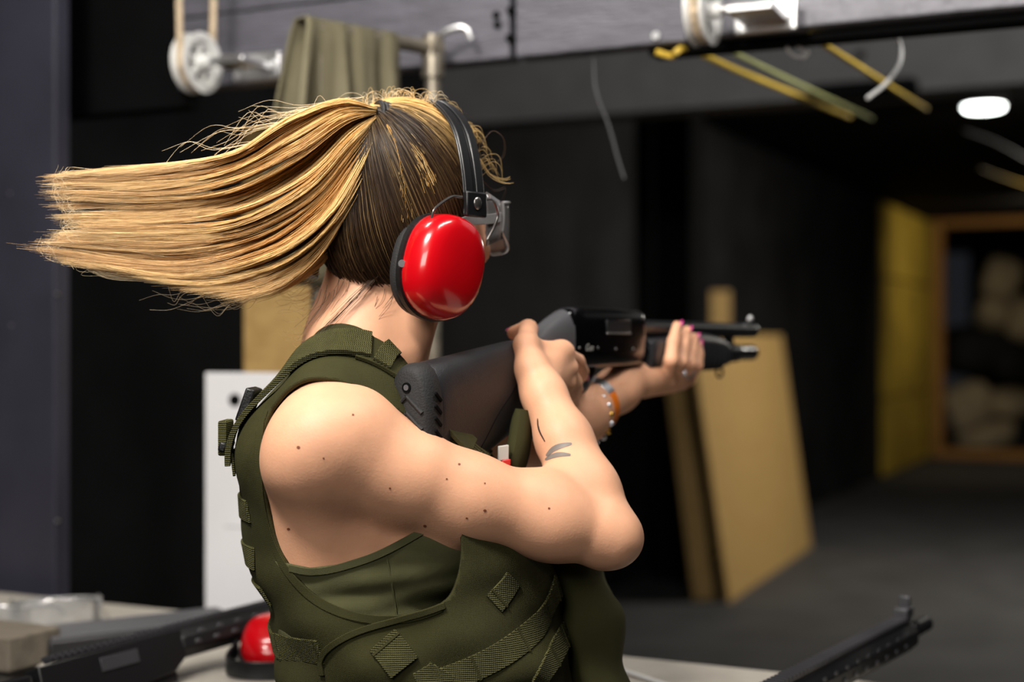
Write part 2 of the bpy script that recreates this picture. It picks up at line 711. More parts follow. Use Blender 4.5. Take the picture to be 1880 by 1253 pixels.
A = pix(1340, 1108, 7.44); B = pix(1490, 1005, 9.47)
A[2] = B[2] = 0.0
sheet('plywood_sheet', A, B, (-0.20, -0.02, 0), 1.40, 0.022, 'large tan plywood sheet leaning in front of the black pillar', group='plywood leaning on the pillar')
A2 = pix(1274, 1104, 7.52); A2[2] = 0.0
sheet('plywood_plank', A2, A2 + np.array([0.115, 0.02, 0]), (-0.115, 0.30, 0), 1.16, 0.02, 'narrow tan plank leaning beside the large plywood sheet', m=M_ply, group='plywood leaning on the pillar')
q0 = pix(1322, 560, 9.15)
MB().box((q0[0], q0[1], 0.84), nrm((1, 0.1, 0)), nrm((-0.1, 1, 0)), UP, 0.066, 0.012, 0.84).build('plywood_strip', M_ply, bevel=0.003, smooth=False, label='narrow upright plywood strip rising above the large leaning sheet', cat='board', group='plywood leaning on the pillar')

# end of the lane: yellow panel, timber frame, bullet trap
s0 = (14.25 - 12) / VF[1]; s1 = (16.85 - 12) / VF[1]
n_ = TF
yp = empty('insulation_panel', WL0 + VF * s0, 'yellow insulation panel on the wall beside the timber frame', 'panel')
for i, (za, zb) in enumerate(((0.02, 0.78), (0.8, 1.98), (2.0, 2.74))):
    wall_along('panel_section', WL0 + TF * 0.06, VF, s0, s1 - 0.12, za, zb, 0.05, M_yellow, parent=yp, bevel=0.01)
P0 = pix(1716, 840, 16.85); P0[2] = 0
fr = empty('timber_doorway', P0, 'raw timber frame around the bullet trap at the end of the lane', 'frame')
MB().box(P0 + UP * 1.42, TF, VF, UP, 0.10, 0.09, 1.42).build('post', M_wood, fr, bevel=0.008, smooth=False)
MB().box(P0 + UP * 2.75 + TF * 2.6, TF, VF, UP, 2.5, 0.08, 0.055).build('lintel', M_wood, fr, bevel=0.008, smooth=False)
MB().box(P0 + UP * 0.05 + TF * 2.6, TF, VF, UP, 2.5, 0.08, 0.05).build('sill', M_wood, fr, bevel=0.008, smooth=False)


def lump(name, c, half, rot, label, seed, m=M_sand, cat='sandbag', group='sandbags in the bullet trap'):
    bm = bmesh.new()
    bmesh.ops.create_icosphere(bm, subdivisions=3, radius=1.0)
    r = np.random.default_rng(seed)
    K = r.normal(size=(6, 3)) * 2.2
    ph = r.uniform(0, 6, 6)
    for v in bm.verts:
        p = np.array(v.co)
        q = np.sign(p) * np.abs(p) ** 0.75
        q = q * (1 + 0.07 * np.sin(K @ p + ph).sum() / 2)
        v.co = Vector(q * np.array(half))
    me = bpy.data.meshes.new(name)
    bm.to_mesh(me); bm.free()
    o = put(name, me, m, None, label, cat, group, smooth=True)
    o.location = tuple(c)
    o.rotation_euler = rot
    return o


bags = [((1778, 745), (0.34, 0.25, 0.30), 'pale sandbag bulging on the floor right beside the timber post'),
        ((1812, 800), (0.42, 0.25, 0.20), 'flattened sandbag lying lowest in the bullet trap'),
        ((1858, 742), (0.48, 0.28, 0.20), 'light sandbag lying across the floor pile at the picture edge'),
        ((1838, 515), (0.30, 0.25, 0.32), 'topmost beige sandbag high in the bullet trap'),
        ((1822, 575), (0.26, 0.25, 0.20), 'small beige sandbag directly under the topmost one'),
        ((1876, 585), (0.26, 0.25, 0.34), 'beige sandbag at picture edge beside the topmost one')]
for i, ((bx_, by_), hf_, lb) in enumerate(bags):
    lump('sandbag', pix(bx_, by_, 18.6 + 0.1 * (i % 3)), hf_, (0.1 * i, 0.2 * (i - 2), 0.4 * i), lb, 30 + i)
for i, ((bx_, by_), hf_, lb) in enumerate([((1800, 640), (0.55, 0.3, 0.34), 'black rubber block wedged in the bullet trap between upper and floor sandbags'),
                                          ((1868, 665), (0.5, 0.3, 0.30), 'black rubber block under the upper sandbags at the picture edge'),
                                          ((1868, 800), (0.4, 0.3, 0.26), 'black rubber block on the floor beside the lowest sandbag')]):
    lump('rubber_block', pix(bx_, by_, 18.95), hf_, (0, 0, 0.3 * i), lb, 60 + i, M_rubber, 'rubber block', 'rubber blocks in the bullet trap')

# ceiling downlight down the lane
lc = pix(1806, 198, 8.3)
cl = empty('ceiling_downlight', (lc[0], lc[1], 2.77), 'round lit white ceiling downlight far down the lane', 'lamp')


def disc_ring(c, r0, r1, z0, z1, n=32):
    return [[(c[0] + r * math.cos(a), c[1] + r * math.sin(a), z) for a in np.linspace(0, 2 * math.pi, n, endpoint=False)] for r, z in ((r0, z0), (r1, z0), (r1, z1), (r0, z1))]


MB().loft([[(lc[0] + r * math.cos(a), lc[1] + r * math.sin(a), z) for a in np.linspace(0, 2 * math.pi, 32, endpoint=False)] for r, z in ((0.03, 2.70), (0.10, 2.70), (0.112, 2.712), (0.112, 2.73))]).build('diffuser', M_lampglow, cl)
MB().loft([[(lc[0] + r * math.cos(a), lc[1] + r * math.sin(a), z) for a in np.linspace(0, 2 * math.pi, 32, endpoint=False)] for r, z in ((0.118, 2.715), (0.128, 2.72), (0.13, 2.77), (0.10, 2.77))]).build('housing', M_black, cl)

# second header down the lane
H0 = pix(1880, 152, 5.0)
hz = H0[2]
hd = MB().box(np.array([H0[0], H0[1], 0]) - TF * 1.6 + VF * 0.1 + UP * (hz + 2.77) / 2, TF, VF, UP, 3.6, 0.1, (2.77 - hz) / 2).build('trim_2', M_header, smooth=False, kind='structure', label='smooth grey header board behind the front beam')
nb_ = rp(1590, 172, H0, VF)
MB().box(nb_ - VF * 0.06 + UP * 0.0, TF, VF, UP, 0.19, 0.05, 0.03).build('junction_box', M_black, bevel=0.006, smooth=False, label='flat black box fixed under the grey header board', cat='box')
bp_ = rp(1580, 103, H0, VF)
MB().tube([bp_ + VF * 0.01, bp_ - VF * 0.02], 0.016, 12).build('bolt', M_black, label='dark round bolt in the grey header board', cat='bolt')

# front beam over the firing line: painted boards side by side
B0 = pix(480, 150, 2.69)
bz = B0[2]
beam = empty('trim_1', (B0[0], B0[1], bz), 'grey painted timber beam over the firing line', None, None, 'structure')


def onbeam(px, py=150):
    return rp(px, py, B0, VF)


def beam_board(x0, x1, z0, z1, m, off=0.0, th=0.05, name='plank'):
    a, b = onbeam(x0), onbeam(x1)
    a[2] = b[2] = 0
    c = (a + b) / 2 + VF * (th / 2 + off) + UP * (z0 + z1) / 2
    return MB().box(c, TF, VF, UP, np.linalg.norm(b - a) / 2 - 0.0015, th / 2, (z1 - z0) / 2).build(name, m, beam, bevel=0.004, smooth=False)


beam_board(326, 936, bz, bz + 0.135, M_beam)
beam_board(326, 936, bz + 0.139, bz + 0.42, M_beam, off=0.004)
beam_board(944, 1262, bz, bz + 0.42, M_beam)
beam_board(1264, 2300, bz + 0.004, bz + 0.42, M_beam2, off=-0.004)
beam_board(1180, 2300, bz - 0.014, bz + 0.0, M_black, off=0.02, name='gap_shade_strip')  # black strip painted in for the dark of the gap under the boards
beam_board(60, 326, bz - 0.03, bz + 0.42, M_black, off=0.02, name='dark_plank')
for (x, y) in ((912, 28), (914, 46), (938, 20), (936, 70), (1205, 66), (1440, 48)):
    p = rp(x, y, B0, VF)
    MB().tube([p + VF * 0.01, p - VF * 0.004], 0.007, 10).build('bolt_head', M_black if x < 1000 else M_steel, beam)

# partition board at the left of the firing point
pa = pix(115, 626, 2.72)
pcn = np.array([pa[0], pa[1], 0]) - TF * 0.6 + UP * 1.38
MB().box(pcn, TF, VF, UP, 0.6, 0.02, 1.38).build('wall_partition', M_part, bevel=0.004, smooth=False, kind='structure', label='blue-black painted partition at the far left of the bench')
part_wall = bpy.data.objects['wall_partition']
for (x, y) in ((21, 598), (104, 540), (105, 957), (18, 355)):
    q = rp(x, y, np.array([pa[0], pa[1], 0]) - VF * 0.02, VF)
    MB().tube([q + VF * 0.003, q - VF * 0.0015], 0.0028, 10).build('screw', M_steel, part_wall)

# bench along the firing line
E0 = np.array([0.159, 2.1, 0.0])
BZ = 0.90
bench = empty('shooting_bench', (E0[0], E0[1], 0), 'long pale laminate bench along the firing line', 'bench')
BD = 0.42
bc = E0 - VF * BD / 2 - TF * 0.1
MB().box(bc + UP * (BZ - 0.02), TF, VF, UP, 1.75, BD / 2, 0.02).build('bench_top', M_bench, bench, bevel=0.004, smooth=False)
MB().box(bc + VF * (BD / 2 - 0.06) + UP * 0.43, TF, VF, UP, 1.65, 0.012, 0.43).build('front_panel', M_part, bench, bevel=0.003, smooth=False)
for a_ in (-1.6, 0.0, 1.6):
    MB().box(bc + TF * a_ + VF * (-BD / 2 + 0.2) + UP * 0.44, TF, VF, UP, 0.025, 0.15, 0.44).build('leg', M_part, bench, bevel=0.003, smooth=False)

# pipe stand with a draped canvas
p1 = pix(585, 52, 2.30); p2 = pix(795, 88, 2.47)
p1[2] = p2[2] = (p1[2] + p2[2]) / 2
stand = empty('pipe_stand', (p2[0], p2[1], 0), 'metal pipe stand carrying the draped canvas behind the woman', 'stand')
MB().tube([p1, p2 + (p2 - p1) * 0.03], 0.0125, 16).build('crossbar', M_pipe, stand)
MB().tube([[p2[0], p2[1], 0.0], [p2[0], p2[1], p2[2] + 0.012]], 0.0135, 16).build('upright', M_pipe, stand)
MB().tube([[p1[0], p1[1], 0.0], [p1[0], p1[1], p2[2]]], 0.0135, 16).build('upright', M_pipe, stand)
MB().tube([p2 - (p2 - p1) * 0.06, p2 + (p2 - p1) * 0.04], 0.020, 16).build('collar', M_pipe, stand)
MB().tube([p2 - UP * 0.05, p2 + UP * 0.022], 0.0195, 16).build('collar', M_pipe, stand)
hk = cr([p2 + np.array([0.0, 0, 0.005]), p2 + np.array([0.02, -0.01, 0.026]), p2 + np.array([0.055, -0.02, 0.032]), p2 + np.array([0.066, -0.02, 0.012])], 14)
MB().tube(hk, 0.006, 10).build('hook', M_steel, stand)
for q in (p1, p2):
    MB().box((q[0], q[1], 0.012), TF, VF, UP, 0.12, 0.12, 0.012).build('foot_plate', M_black, stand, bevel=0.003, smooth=False)
# canvas: hangs over the crossbar on both sides, with folds
U, W = 34, 40
pd = nrm(p2 - p1); pn = np.array([pd[1], -pd[0], 0])
if pn[1] > 0: pn = -pn
cv = []
for i in range(U):
    u = i / (U - 1)
    base = p1 - pd * 0.03 + pd * 0.185 * u
    for j in range(W):
        w = (j / (W - 1)) * 2 - 1                      # -1 far side bottom, 0 on the bar, +1 near side bottom
        L = 0.44 * abs(w)
        ang = min(abs(w) / 0.06, 1.0) * math.pi / 2
        off = 0.0155 * math.sin(ang) * (1 if w > 0 else -1)
        h_ = 0.0155 * math.cos(ang) - max(0, L - 0.025)
        fold = (0.012 * math.sin(u * 21 + 1) + 0.007 * math.sin(u * 37 + 2 * w)) * min(1, L * 6)
        flare = -0.055 * max(0, 1 - u * 5) * min(1, L * 4)
        cv.append(base + pn * (off + (fold + 0.03 * L if w > 0 else -fold - 0.01)) + pd * flare + UP * h_)
F_ = [(i * W + j, (i + 1) * W + j, (i + 1) * W + j + 1, i * W + j + 1) for i in range(U - 1) for j in range(W - 1)]
mb = MB(); mb.add(cv, F_)
cvo = mb.build('draped_canvas', M_canvas, label='olive canvas cloth draped over the pipe stand crossbar', cat='cloth')
md = cvo.modifiers.new('thick', 'SOLIDIFY'); md.thickness = 0.003

# tan board and white board standing behind the bench
tb = pix(500, 600, 2.98)
MB().box((tb[0] + 0.03, tb[1], 0.9), nrm((1, -0.12, 0)), nrm((0.12, 1, 0)), UP, 0.09, 0.01, 0.9).build('tan_board', M_ply, bevel=0.003, smooth=False, label='narrow tan plywood board standing behind the white board', cat='board')
w0 = pix(380, 688, 2.66); w1 = pix(590, 682, 2.60)
wc = (w0 + w1) / 2
wax = nrm(np.array([w1[0] - w0[0], w1[1] - w0[1], 0])); way = np.array([-wax[1], wax[0], 0])
wtop = (w0[2] + w1[2]) / 2
wb = empty('white_board', (wc[0], wc[1], 0), 'white target board with a dark hole standing behind the bench', 'board')
hw = np.linalg.norm((w1 - w0)[:2]) / 2
MB().box((wc[0], wc[1], wtop - 0.33), wax, way, UP, hw, 0.008, 0.33).build('sheet', M_white, wb, bevel=0.002, smooth=False)
MB().box((wc[0], wc[1] + 0.03, wtop / 2 - 0.3), wax, way, UP, 0.02, 0.02, wtop / 2 - 0.3).build('support', M_wood, wb, smooth=False)
hp_ = rp(431, 735, np.array([wc[0], wc[1], wtop]) - way * 0.0085, way)
MB().tube([hp_ + way * 0.004, hp_ - way * 0.0008], 0.012, 18).build('hole', M_black, wb)
MB().box(rp(430, 968, np.array([wc[0], wc[1], wtop]) - way * 0.0085, way) + wax * 0.03, wax, way, UP, 0.05, 0.0006, 0.0006).build('pencil_line', mat('pencil_grey', (170, 170, 172), 0.8), wb, smooth=False)

# pulleys on the beam
def pulley(px, py, d, R, label, off):
    c = pix(px, py, d)
    e = empty('pulley', c, label, 'pulley', 'rope pulleys on the beam')
    ax = TF
    f = VF
    prof = [(-0.015, R * 0.60), (-0.015, R), (-0.011, R * 0.99), (-0.004, R * 0.80), (0.004, R * 0.80), (0.011, R * 0.99), (0.015, R), (0.015, R * 0.78), (0.007, R * 0.72), (0.007, R * 0.60)]
    rings = [[c + ax * a + (f * math.cos(t) + UP * math.sin(t)) * r for t in np.linspace(0, 2 * math.pi, 40, endpoint=False)] for a, r in prof]
    rings.append(rings[0])
    MB().loft(rings, cap=False).build('rim', M_wheel, e)
    for k in range(5):
        t = 2 * math.pi * k / 5 + 0.3
        dr = f * math.cos(t) + UP * math.sin(t)
        tt = -f * math.sin(t) + UP * math.cos(t)
        MB().box(c + dr * R * 0.42, dr, tt, ax, R * 0.24, 0.006, 0.008).build('spoke', M_wheel, e, bevel=0.002)
    MB().tube([c - ax * 0.024, c + ax * 0.03], R * 0.24, 20).build('hub', M_wheel, e)
    MB().tube([c + ax * 0.02, c + ax * 0.105], 0.0085, 14).build('axle', M_steel, e)
    MB().box(c + ax * 0.078 + VF * 0.03 - UP * 0.004, ax, VF, UP, 0.036, 0.05, 0.006).build('bracket', M_steel, e, bevel=0.002)
    MB().box(c + ax * 0.078 + VF * off - UP * 0.0, ax, VF, UP, 0.05, 0.005, 0.024).build('mounting_plate', M_steel, e, bevel=0.002)
    for k in (-1, 1):
        MB().tube([c + ax * (0.078 + 0.035 * k) + VF * (off - 0.004), c + ax * (0.078 + 0.035 * k) + VF * (off - 0.013)], 0.008, 6).build('bolt_head', M_steel, e)
    # rope over the wheel
    r = empty('rope', c + UP * 0.3, 'pale braided rope looped under the pulley ' + label.split('beam ')[1], 'rope', 'ropes over the pulleys')
    R2 = R * 0.84
    path = []
    top = c + UP * 0.55
    path.append(top - f * (R2 + 0.012))
    path.append(c + UP * 0.15 - f * (R2 + 0.004))
    for t in np.linspace(math.pi, 2 * math.pi, 14):
        path.append(c + f * math.cos(t) * R2 + UP * math.sin(t) * R2)
    path.append(c + UP * 0.15 + f * (R2 + 0.004))
    path.append(top + f * (R2 + 0.02))
    mb = MB().tube(cr(np.array(path), 60), 0.0062, 8)
    mb.build('rope_strand', M_rope, r)


pulley(361, 116, 2.56, 0.054, 'white nylon pulley fixed to the beam above the ponytail', 0.075)
pulley(1290, 22, 2.20, 0.052, 'white nylon pulley fixed to the beam above the shotgun', 0.075)

# cords beyond the beam
def cord(name, pts, r, m, label, cat='cord', n=24, group=None):
    P = np.array([pix(*p) for p in pts])
    return MB().tube(cr(P, n), r, 8).build(name, m, label=label, cat=cat, group=group)


cord('pull_cord', [(1204, 95, 2.36), (1235, 103, 2.36), (1262, 91, 2.36), (1370, 137, 2.75), (1492, 187, 3.2), (1560, 215, 3.6)], 0.0055, M_string, 'thick yellow cord with a curled end stretched down range from the beam', group='cords stretched down range')
cord('pull_cord', [(1335, 92, 2.45), (1350, 99, 2.46), (1430, 138, 2.8), (1540, 190, 3.4), (1600, 218, 3.9)], 0.0048, M_string2, 'dull greenish cord stretched down range between the two yellow cords', group='cords stretched down range')
cord('pull_cord', [(1468, 72, 2.28), (1490, 70, 2.3), (1560, 112, 2.65), (1645, 166, 3.2), (1700, 200, 3.7)], 0.0052, M_string, 'yellow cord stretched down range beside the white hanging strip', group='cords stretched down range')
cord('cable_tie', [(1638, 52, 2.35), (1653, 85, 2.35), (1650, 120, 2.33), (1625, 155, 2.32), (1592, 181, 2.31)], 0.0036, M_tie, 'curved white strip hanging from the beam near the downlight', 'strip')
cord('hanging_wire', [(1090, 98, 2.42), (1094, 165, 2.42), (1118, 232, 2.42), (1134, 290, 2.42), (1146, 328, 2.42)], 0.0019, mat('dull_grey_wire', (84, 84, 86), 0.7), 'thin grey wire dangling from the beam above the shotgun', 'wire')
ck = empty('knotted_clip', pix(1465, 88, 2.3), 'crumpled white plastic clip hanging beside the yellow cord', 'clip')
for pts in ([(1450, 68), (1446, 90), (1462, 104), (1480, 100)], [(1455, 70), (1466, 86), (1484, 96), (1474, 108)], [(1446, 74), (1470, 72), (1482, 82)]):
    MB().tube(cr(np.array([pix(a, b, 2.3) for a, b in pts]), 14), 0.0028, 8).build('strand', M_tie, ck)
# two far cords at the right edge
cord('pull_cord', [(1770, 240, 6.0), (1830, 262, 6.8), (1900, 300, 8.0)], 0.004, mat('dull_pale_cord', (70, 70, 70), 0.8, spec=0.1), 'faint pale cord below the ceiling downlight', group='cords stretched down range')
cord('pull_cord', [(1800, 310, 6.4), (1840, 325, 7.0), (1900, 345, 8.0)], 0.004, mat('dull_yellow_cord', (110, 90, 40), 0.8, spec=0.1), 'faint yellow cord low at the picture edge under the downlight', group='cords stretched down range')

# ------------------------------------------------------------------ the woman
def skin_material():
    m = mat('skin', (228, 172, 138), 0.52, sss=0.15, var=0.07, vscale=22, bump=0.08, bscale=420, spec=0.4)
    return m


M_skin = skin_material()
M_vest = mat('olive_cordura', (56, 55, 27), 0.8, var=0.14, vscale=18, bump=0.0, weave=0.35, wscale=1900, spec=0.25)
M_web = mat('olive_webbing', (90, 89, 50), 0.7, var=0.12, vscale=60, weave=0.9, wscale=1000, spec=0.3)
M_tank = mat('khaki_jersey', (86, 86, 58), 0.85, var=0.06, vscale=30, weave=0.25, wscale=2200, spec=0.2)
M_nail = mat('pink_nail_polish', (226, 70, 150), 0.2, coat=0.6)
M_hairtie = mat('black_elastic', (14, 12, 12), 0.55, bump=0.4, bscale=300)
M_trouser = mat('dark_trousers', (34, 36, 36), 0.85, var=0.15, bump=0.2)
M_boot = mat('black_leather', (18, 17, 17), 0.5, var=0.15, bump=0.2)

GO = np.array([-0.104, 1.45, CAMZ])
gG = np.array([0.5, 0.8660254, 0.0])
gR = np.array([0.8660254, -0.5, 0.0])


def G(s, r, u):
    return GO + gG * s + gR * r + UP * u


def gp(px, py, r):
    return rp(px, py, GO + gR * r, gR)


HC = np.array([-0.116, 1.600, 1.512])
HPH = math.radians(42)
hF = np.array([math.sin(HPH), math.cos(HPH), 0.0])
hR = np.array([hF[1], -hF[0], 0.0])


def H(f, r, u):
    return HC + hF * f + hR * r + UP * u


CY = 1.58
TORSO = [(0.86, -0.130, CY, 0.105, 0.155), (0.97, -0.142, CY, 0.088, 0.125), (1.07, -0.157, CY, 0.100, 0.134), (1.15, -0.166, CY, 0.110, 0.143),
         (1.22, -0.178, CY, 0.104, 0.146), (1.275, -0.180, CY, 0.085, 0.125), (1.33, -0.170, CY, 0.055, 0.065)]
SR = np.array([-0.1925, 1.432, 1.258])
ER = pix(1114, 984, 1.50)
WR = gp(990, 706, 0.046)
LS = np.array([-0.20, 1.745, 1.262])
LE = pix(1000, 800, 1.75)
LW = gp(1166, 696, -0.004)

person = empty('person', (-0.15, CY, 0.0), 'woman with a blonde flying ponytail in olive tactical vest aiming a shotgun', 'person')


def torso_base(f):
    f.stack(TORSO, 2.1, 0.0, 0.01)
    for sy in (-1, 1):
        Y = lambda d: CY + sy * d
        f.cone((-0.165, Y(0.03), 1.335), (-0.188, Y(0.118), 1.285), 0.050, 0.040, 0.03)      # trapezius
        f.cone((-0.150, Y(0.11), 1.245), (-0.095, Y(0.05), 1.21), 0.042, 0.045, 0.03)          # pectoral
        f.ell((-0.085, Y(0.068), 1.155), (XA, YA, ZA), (0.055, 0.062, 0.060), 0.025)            # bust
        f.cone((-0.212, Y(0.105), 1.215), (-0.190, Y(0.085), 1.05), 0.037, 0.030, 0.03)         # latissimus
        f.ell((-0.245, Y(0.055), 1.235), (XA, YA, ZA), (0.030, 0.05, 0.06), 0.03)               # shoulder blade


BF = Field((-0.36, 1.34, 0.86), (0.32, 2.16, 1.68), 0.003)
torso_base(BF)
# neck and head
BF.chain([(-0.166, 1.583, 1.29), (-0.162, 1.585, 1.36), (-0.146, 1.594, 1.45)], [0.070, 0.059, 0.056], 0.03)
BF.cone(H(-0.005, 0.045, -0.095), (-0.125, 1.545, 1.315), 0.018, 0.013, 0.03)               # neck muscle
BF.ell(H(0, 0, 0), (hF, hR, UP), (0.096, 0.075, 0.101), 0.02)
BF.ell(H(0.040, 0, -0.052), (hF, hR, UP), (0.048, 0.050, 0.060), 0.03)
BF.cone(H(0.070, 0, -0.100), H(0.052, 0, -0.094), 0.018, 0.020, 0.02)
for s_ in (-1, 1):
    BF.cone(H(0.064, s_ * 0.012, -0.100), H(0.002, s_ * 0.048, -0.094), 0.015, 0.018, 0.02)  # jaw line
    BF.ell(H(0.072, s_ * 0.034, -0.050), (hF, hR, UP), (0.018, 0.018, 0.016), 0.012)          # cheekbone
    BF.cone(H(0.092, s_ * 0.012, 0.002), H(0.078, s_ * 0.046, -0.002), 0.010, 0.008, 0.012)   # brow
    BF.ell(H(-0.004, s_ * 0.076, -0.045), (nrm(hF + hR * s_ * 0.3), hR, UP), (0.017, 0.008, 0.030), 0.006)  # ear
    BF.ell(H(0.098, s_ * 0.032, -0.02), (hF, hR, UP), (0.012, 0.016, 0.010), 0, sub=True)      # eye socket
BF.cone(H(0.096, 0, -0.01), H(0.108, 0, -0.046), 0.006, 0.008, 0.010)                          # nose
for s_ in (-1, 1):
    BF.ell(H(0.098, s_ * 0.009, -0.050), (hF, hR, UP), (0.010, 0.007, 0.006), 0.005)
BF.cone(H(0.088, -0.014, -0.074), H(0.088, 0.014, -0.074), 0.0055, 0.0055, 0.006)              # lips
BF.cone(H(0.086, -0.012, -0.084), H(0.086, 0.012, -0.084), 0.006, 0.006, 0.006)
# right arm
mid = SR + (ER - SR) * 0.5 - UP * 0.008
BF.ell(SR + np.array([0.010, -0.002, 0.0]), (nrm(ER - SR), UP, nrm(np.cross(ER - SR, UP))), (0.060, 0.057, 0.052), 0.03)
BF.chain([SR, SR + (ER - SR) * 0.30 - UP * 0.004, mid, SR + (ER - SR) * 0.8 - UP * 0.002, ER], [0.0475, 0.0450, 0.0435, 0.0395, 0.0315], 0.022)
BF.cone(ER + np.array([0.002, 0.0, 0.0]), ER + np.array([0.015, -0.004, -0.004]), 0.027, 0.0175, 0.02)   # elbow point
fd = nrm(WR - ER)
BF.chain([ER, ER + (WR - ER) * 0.28, ER + (WR - ER) * 0.62, WR - fd * 0.012, WR], [0.0335, 0.0338, 0.0295, 0.0232, 0.0208], 0.014)
BF.cone(SR + (ER - SR) * 0.74 + np.array([0.0, 0.010, 0.012]), ER + (WR - ER) * 0.33 + np.array([-0.008, 0.0, 0.0]), 0.027, 0.024, 0.025)
# armpit folds
BF.cone(SR + np.array([0.05, 0.02, -0.02]), (-0.105, 1.51, 1.20), 0.040, 0.040, 0.03)
BF.cone(SR + np.array([0.0, 0.01, -0.03]), (-0.195, 1.490, 1.14), 0.038, 0.028, 0.03)
# right hand
hm = {'i': gp(1031, 648, 0.035), 'm': gp(1040, 676, 0.040), 'r': gp(1036, 702, 0.038), 'p': gp(1026, 724, 0.033)}
palmR = WR + (hm['m'] - WR) * 0.45
for key, rr in (('i', 0.0125), ('m', 0.0125), ('r', 0.0115), ('p', 0.0105)):
    BF.cone(WR + (hm[key] - WR) * 0.12, hm[key], 0.0155, rr, 0.006)
th_cmc = gp(975, 676, 0.036); th_mcp = gp(966, 634, 0.025); th_ip = gp(970, 604, 0.003); th_tip = gp(944, 612, -0.020)
BF.cone(WR, th_cmc, 0.0185, 0.0155, 0.010)
BF.cone(th_cmc, hm['i'], 0.015, 0.011, 0.012)
BF.cone(th_cmc, th_mcp, 0.017, 0.0130, 0.008)
BF.cone(th_mcp, hm['i'], 0.010, 0.009, 0.012)
BF.cone(th_mcp, th_ip, 0.0130, 0.0105, 0.006)
BF.cone(th_ip, th_tip, 0.0105, 0.0085, 0.004)
for key in 'imr':
    BF.cone(hm[key], hm[key] + gR * 0.003 + gG * 0.002, 0.0122, 0.0105, 0.004)
FR = {
    'i': [hm['i'], gp(1060, 664, 0.034), gp(1069, 682, 0.024), gp(1070, 692, 0.012)],
    'm': [hm['m'], gp(1055, 702, 0.040), gp(1058, 716, 0.016), gp(1052, 724, -0.004)],
    'r': [hm['r'], gp(1047, 722, 0.033), gp(1052, 738, 0.014), gp(1046, 744, -0.006)],
    'p': [hm['p'], gp(1038, 740, 0.028), gp(1042, 754, 0.012), gp(1036, 760, -0.006)],
}
for key, pts in FR.items():
    BF.chain(pts, [0.0105, 0.0092, 0.0080, 0.0068] if key != 'p' else [0.0092, 0.0080, 0.0070, 0.006], 0.0025)
# left arm
BF.ell(LS, (XA, YA, ZA), (0.058, 0.050, 0.056), 0.03)
BF.chain([LS, LS + (LE - LS) * 0.5, LE], [0.050, 0.046, 0.038], 0.02)
BF.chain([LE, LE + (LW - LE) * 0.35, LE + (LW - LE) * 0.8, LW], [0.036, 0.037, 0.027, 0.0235], 0.018)
# left hand under the fore-end
FL = [
    [gp(1222, 698, 0.016), gp(1232, 662, 0.036), gp(1236, 628, 0.0345), gp(1243, 598, 0.029)],
    [gp(1238, 698, 0.016), gp(1250, 664, 0.038), gp(1254, 634, 0.0365), gp(1261, 607, 0.030)],
    [gp(1252, 697, 0.016), gp(1266, 668, 0.038), gp(1269, 644, 0.0365), gp(1275, 620, 0.030)],
    [gp(1263, 694, 0.014), gp(1278, 672, 0.036), gp(1281, 652, 0.034), gp(1281, 634, 0.029)]]
for pts in FL:
    BF.cone(LW + (pts[0] - LW) * 0.15, pts[0], 0.019, 0.0125, 0.014)
for pts in FL:
    BF.chain(pts, [0.0112, 0.0098, 0.0085, 0.0065], 0.003)
lt = [LW + (FL[3][0] - LW) * 0.3 + gR * -0.012, G(0.655, -0.034, -0.040), G(0.69, -0.037, -0.020), G(0.715, -0.036, 0.0)]
BF.chain(lt, [0.018, 0.012, 0.0105, 0.008], 0.006)
BV, BQ = BF.mesh()
BV = laplace(BV, BQ, 2)
body_me = mesh_np('body', BV, BQ)
body = put('body', body_me, M_skin, person, smooth=True)
body_bvh = bvh_of(BV, BQ)


def ellipsoid_mesh(name, c, axes, half, m, parent, n=12, **kw):
    c = np.asarray(c, float)
    rings = []
    for i in range(1, n):
        a = math.pi * i / n
        rings.append([c + axes[0] * half[0] * math.cos(a) + (axes[1] * half[1] * math.cos(t) + axes[2] * half[2] * math.sin(t)) * math.sin(a) for t in np.linspace(0, 2 * math.pi, 2 * n, endpoint=False)])
    return MB().loft(rings).build(name, m, parent, **kw)


# nails
def nail(tip, prev, out, w=0.0055):
    tip, prev = np.asarray(tip), np.asarray(prev)
    ax = nrm(tip - prev)
    out = nrm(np.asarray(out) - ax * np.dot(out, ax))
    sd = np.cross(ax, out)
    ellipsoid_mesh('fingernail', tip + out * 0.0052 + ax * 0.004, (ax, sd, out), (0.0085, w, 0.0024), M_nail, person, 8)


for pts in FL:
    nail(pts[3], pts[2], gR * 0.75 + gG * 0.8)
nail(FR['i'][3], FR['i'][2], gR * 0.6 + gG * 1.0)
nail(th_tip, th_ip, UP + gR * 0.2)
# eyes behind the lenses
M_eye = mat('eye_white', (235, 232, 228), 0.15)
for s_ in (-1, 1):
    ellipsoid_mesh('eye', H(0.079, s_ * 0.032, -0.02), (hF, hR, UP), (0.012, 0.013, 0.011), M_eye, person, 10)

# moles and tattoos lie on the skin
M_mole = mat('mole', (126, 70, 44), 0.6)
M_tat = mat('faded_tattoo_ink', (120, 112, 106), 0.5, var=0.1, vscale=60)
M_tat2 = mat('dark_tattoo_ink', (44, 40, 40), 0.5)


